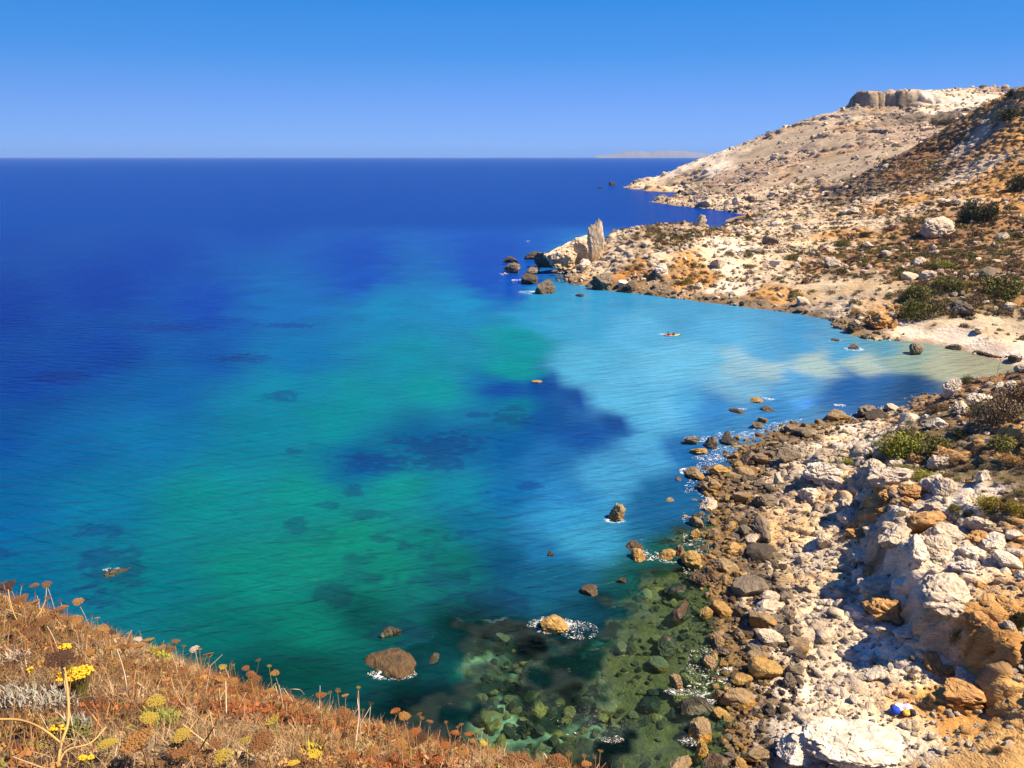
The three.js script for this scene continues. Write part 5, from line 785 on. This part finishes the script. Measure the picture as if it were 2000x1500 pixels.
{
  const p = atHeight(1311.5, 656, 0), k = thing('kayak', 'small kayak, orange astern and yellow at the bow, on the pale blue bay', 'kayak', [p[0], 0, p[2]], .12);
  const L = 4.0, n = 40, m = 14, P = [], K = [], I = [];
  for (let i = 0; i <= n; i++) { const t = i / n * 2 - 1, w = .42 * (1 - Math.abs(t) ** 2.6) ** .8 + .015, rise = .22 * Math.abs(t) ** 3; for (let j = 0; j <= m; j++) { const a = j / m * Math.PI * 2, y = Math.sin(a), q = y > 0 ? .12 : .24; P.push(t * L / 2, .12 + rise + y * q * (1 - .35 * Math.abs(t) ** 3), Math.cos(a) * w); const f = smooth(-.5, .15, t), e = smooth(.1, .6, t); K.push(lerp(.75, .8, f), lerp(lerp(.08, .35, f), .5, e), lerp(.03, .06, e)); } }
  for (let i = 0; i < n; i++) for (let j = 0; j < m; j++) { const a = i * (m + 1) + j, b = a + m + 1; I.push(a, a + 1, b, a + 1, b + 1, b); }
  const g = new THREE.BufferGeometry(); g.setAttribute('position', new THREE.Float32BufferAttribute(P, 3)); g.setAttribute('color', new THREE.Float32BufferAttribute(K, 3)); g.setIndex(I); g.computeVertexNormals(); mesh('hull', g, new THREE.MeshStandardMaterial({ vertexColors: true, roughness: .4 }), k);
  const seatMat = new THREE.MeshStandardMaterial({ color: 0x222222, roughness: .8 });
  for (const x of [-.75, .6]) { const s = new THREE.TorusGeometry(.3, .035, 8, 24); s.scale(1.3, .95, 1); s.rotateX(Math.PI / 2); s.translate(x, .25, 0); mesh('cockpit_rim', s, seatMat, k); const b = new THREE.BoxGeometry(.06, .32, .4, 1, 3, 3); b.translate(x - .3, .38, 0); mesh('seat_back', b, seatMat, k); }
  const place = (name, label, x, top, legs) => { const f = thing(name, label, 'person', [p[0] + x * Math.cos(.12), .16, p[2] - x * Math.sin(.12)], .12); mesh('body', figure(sitter(top, legs, .32, .2), 1.3, 48), skinMat, f); };
  place('person', 'paddler in red seated at the orange end of the kayak', -.75, [.55, .04, .05], [.05, .05, .06]); place('person', 'paddler in a dark top seated toward the yellow end of the kayak', .6, [.03, .04, .08], [.5, .45, .42]);
  for (const [x, lab] of [[-.4, 'double paddle held level by the paddler in red'], [.95, 'double paddle held level by the paddler in the dark top']]) {
    const t = thing('paddle', lab, 'paddle', [p[0] + x, .56, p[2] - x * .12], x > 0 ? 1.2 : 1.9), sh = new THREE.CylinderGeometry(.016, .016, 2.1, 8); sh.rotateZ(Math.PI / 2); mesh('shaft', sh, new THREE.MeshStandardMaterial({ color: 0x20242a, roughness: .5 }), t); t.rotation.z = .15;
    for (const s of [-1, 1]) { const b = new THREE.SphereGeometry(1, 12, 8); b.scale(.22, .09, .02); b.translate(s * 1.15, 0, 0); mesh('blade', b, new THREE.MeshStandardMaterial({ color: 0x10202c, roughness: .5 }), t); }
  }
  foam('pale streaks of disturbed water behind the kayak', 1291, 653, 7, 1.2, 40, 0, .5);
}
{
  let p = atHeight(1994, 699, 1.5); const y = land.height(p[0], p[2]); const s = thing('person', 'person in dark purple clothes sitting on the white beach at the right edge', 'person', [p[0], y + .02, p[2]], Math.PI * .9); mesh('body', figure(sitter([.12, .04, .08], [.03, .02, .03], .4, .42), 1.4, 48), skinMat, s); s.scale.setScalar(1.25);
  p = atHeight(1688, 899, 4.6); const h = land.height(p[0], p[2]); const B = [[V(0, .95, 0), V(0, 1.4, 0), .15, .17, [.75, .72, .7]], [V(0, 1.4, 0), V(0, 1.56, 0), .06, .055, SK], [V(0, 1.64, .01), V(0, 1.7, .01), .1, .1, SK], [V(0, 1.7, -.03), V(0, 1.76, -.02), .1, .09, HAIR], [V(0, .92, 0), V(0, 1.0, 0), .16, .15, [.12, .4, .62]]];
  for (const q of [-1, 1]) B.push([V(q * .2, 1.38, 0), V(q * .27, 1.1, .02), .055, .045, [.75, .72, .7]], [V(q * .27, 1.1, .02), V(q * .27, .82, .08), .04, .03, SK], [V(q * .27, .82, .08), V(q * .26, .72, .1), .036, .025, SK], [V(q * .09, .9, 0), V(q * .1, .52, .02), .1, .075, [.12, .4, .62]], [V(q * .1, .52, .02), V(q * .1, .08, -.02), .062, .042, SK], [V(q * .1, .05, -.03), V(q * .11, .04, .13), .045, .035, SK]);
  const w = thing('person', 'walker in white top and light blue shorts standing beside the bright green shrub', 'person', [p[0], h, p[2]], 2.6); mesh('body', figure(B, 2.1, 60), skinMat, w);
}
{
  // belongings on the pale shelf
  const at = (px, py) => atHeight(px, py, 3.0), cloth = (c) => new THREE.MeshStandardMaterial({ color: new THREE.Color(...c), roughness: .85 });
  const ground = (p) => Math.max(land.height(p[0], p[2]), 2.2);
  const lump = (sd, s, amp) => { const g = new THREE.IcosahedronGeometry(1, 7), q = g.attributes.position; for (let i = 0; i < q.count; i++) { const v = V(q.getX(i), q.getY(i), q.getZ(i)), k = 1 + amp * ridged(v.x * 1.6 + sd, v.y * 1.6, v.z * 1.6, 3); q.setXYZ(i, v.x * k * s[0], Math.max(v.y, -.55) * k * s[1], v.z * k * s[2]); } g.computeVertexNormals(); return g; };
  const set = (name, label, cat, px, py, parts) => { const p = at(px, py), t = thing(name, label, cat, [p[0], 3.0, p[2]], .4); for (const [n, g, c] of parts) mesh(n, g, cloth(c), t); return t; };
  const strap = (r, x) => { const g = new THREE.TorusGeometry(r, .025, 8, 20, Math.PI); g.translate(x, .12, .1); return g; };
  set('blue_bag', 'round bright blue bag on the pale rock shelf', 'bag', 1749, 1387, [['body', lump(1, [.34, .3, .3], .08), [.005, .06, .6]], ['strap', strap(.2, 0), [.02, .04, .2]]]);
  set('white_towel', 'crumpled white towel behind the bright blue bag', 'towel', 1757, 1381, [['cloth', lump(5, [.42, .16, .3], .3), [.8, .82, .84]]]);
  set('lilac_towel', 'pale lilac cloth heap right of the white towel', 'towel', 1772, 1383, [['cloth', lump(9, [.38, .22, .3], .35), [.5, .46, .6]]]);
  set('yellow_bag', 'yellow orange bag in front of the lilac cloth', 'bag', 1772, 1392, [['body', lump(13, [.34, .2, .24], .1), [.75, .42, .06]], ['handle', strap(.14, 0), [.5, .25, .03]]]);
  set('black_bag', 'black bag beside the yellow orange bag', 'bag', 1781, 1393, [['body', lump(17, [.26, .28, .28], .08), [.012, .009, .012]], ['strap', strap(.17, 0), [.02, .02, .02]]]);
  set('dark_bag', 'small dark bag just behind the bright blue bag', 'bag', 1745, 1382, [['body', lump(21, [.22, .24, .22], .1), [.05, .035, .02]]]);
}
{
  const p = atHeight(1924, 905, 9.8), y = land.height(p[0], p[2]), t = thing('sign', 'small blank light grey sign board on a post among the shrubs', 'sign', [p[0], y, p[2]], -.2), b = new THREE.BoxGeometry(.9, .55, .05); b.translate(0, 1.35, 0); mesh('board', b, new THREE.MeshStandardMaterial({ color: new THREE.Color(.55, .5, .42), roughness: .8 }), t);
  const q = new THREE.CylinderGeometry(.04, .045, 1.3, 8); q.translate(0, .55, -.06); mesh('post', q, twigMat, t);
  const s = atHeight(1946, 734, 11.2), u = thing('dry_stalk', 'thin tall dry stalk rising from the near headland against the pale water', 'dry stalk', [s[0], 10.6, s[2]]); mesh('stem', new THREE.TubeGeometry(new THREE.CatmullRomCurve3([V(0, 0, 0), V(.05, 1, 0), V(.1, 2, 0), V(.22, 2.9, 0)]), 10, .025, 5), twigMat, u);
}
renderer.render(scene, camera);
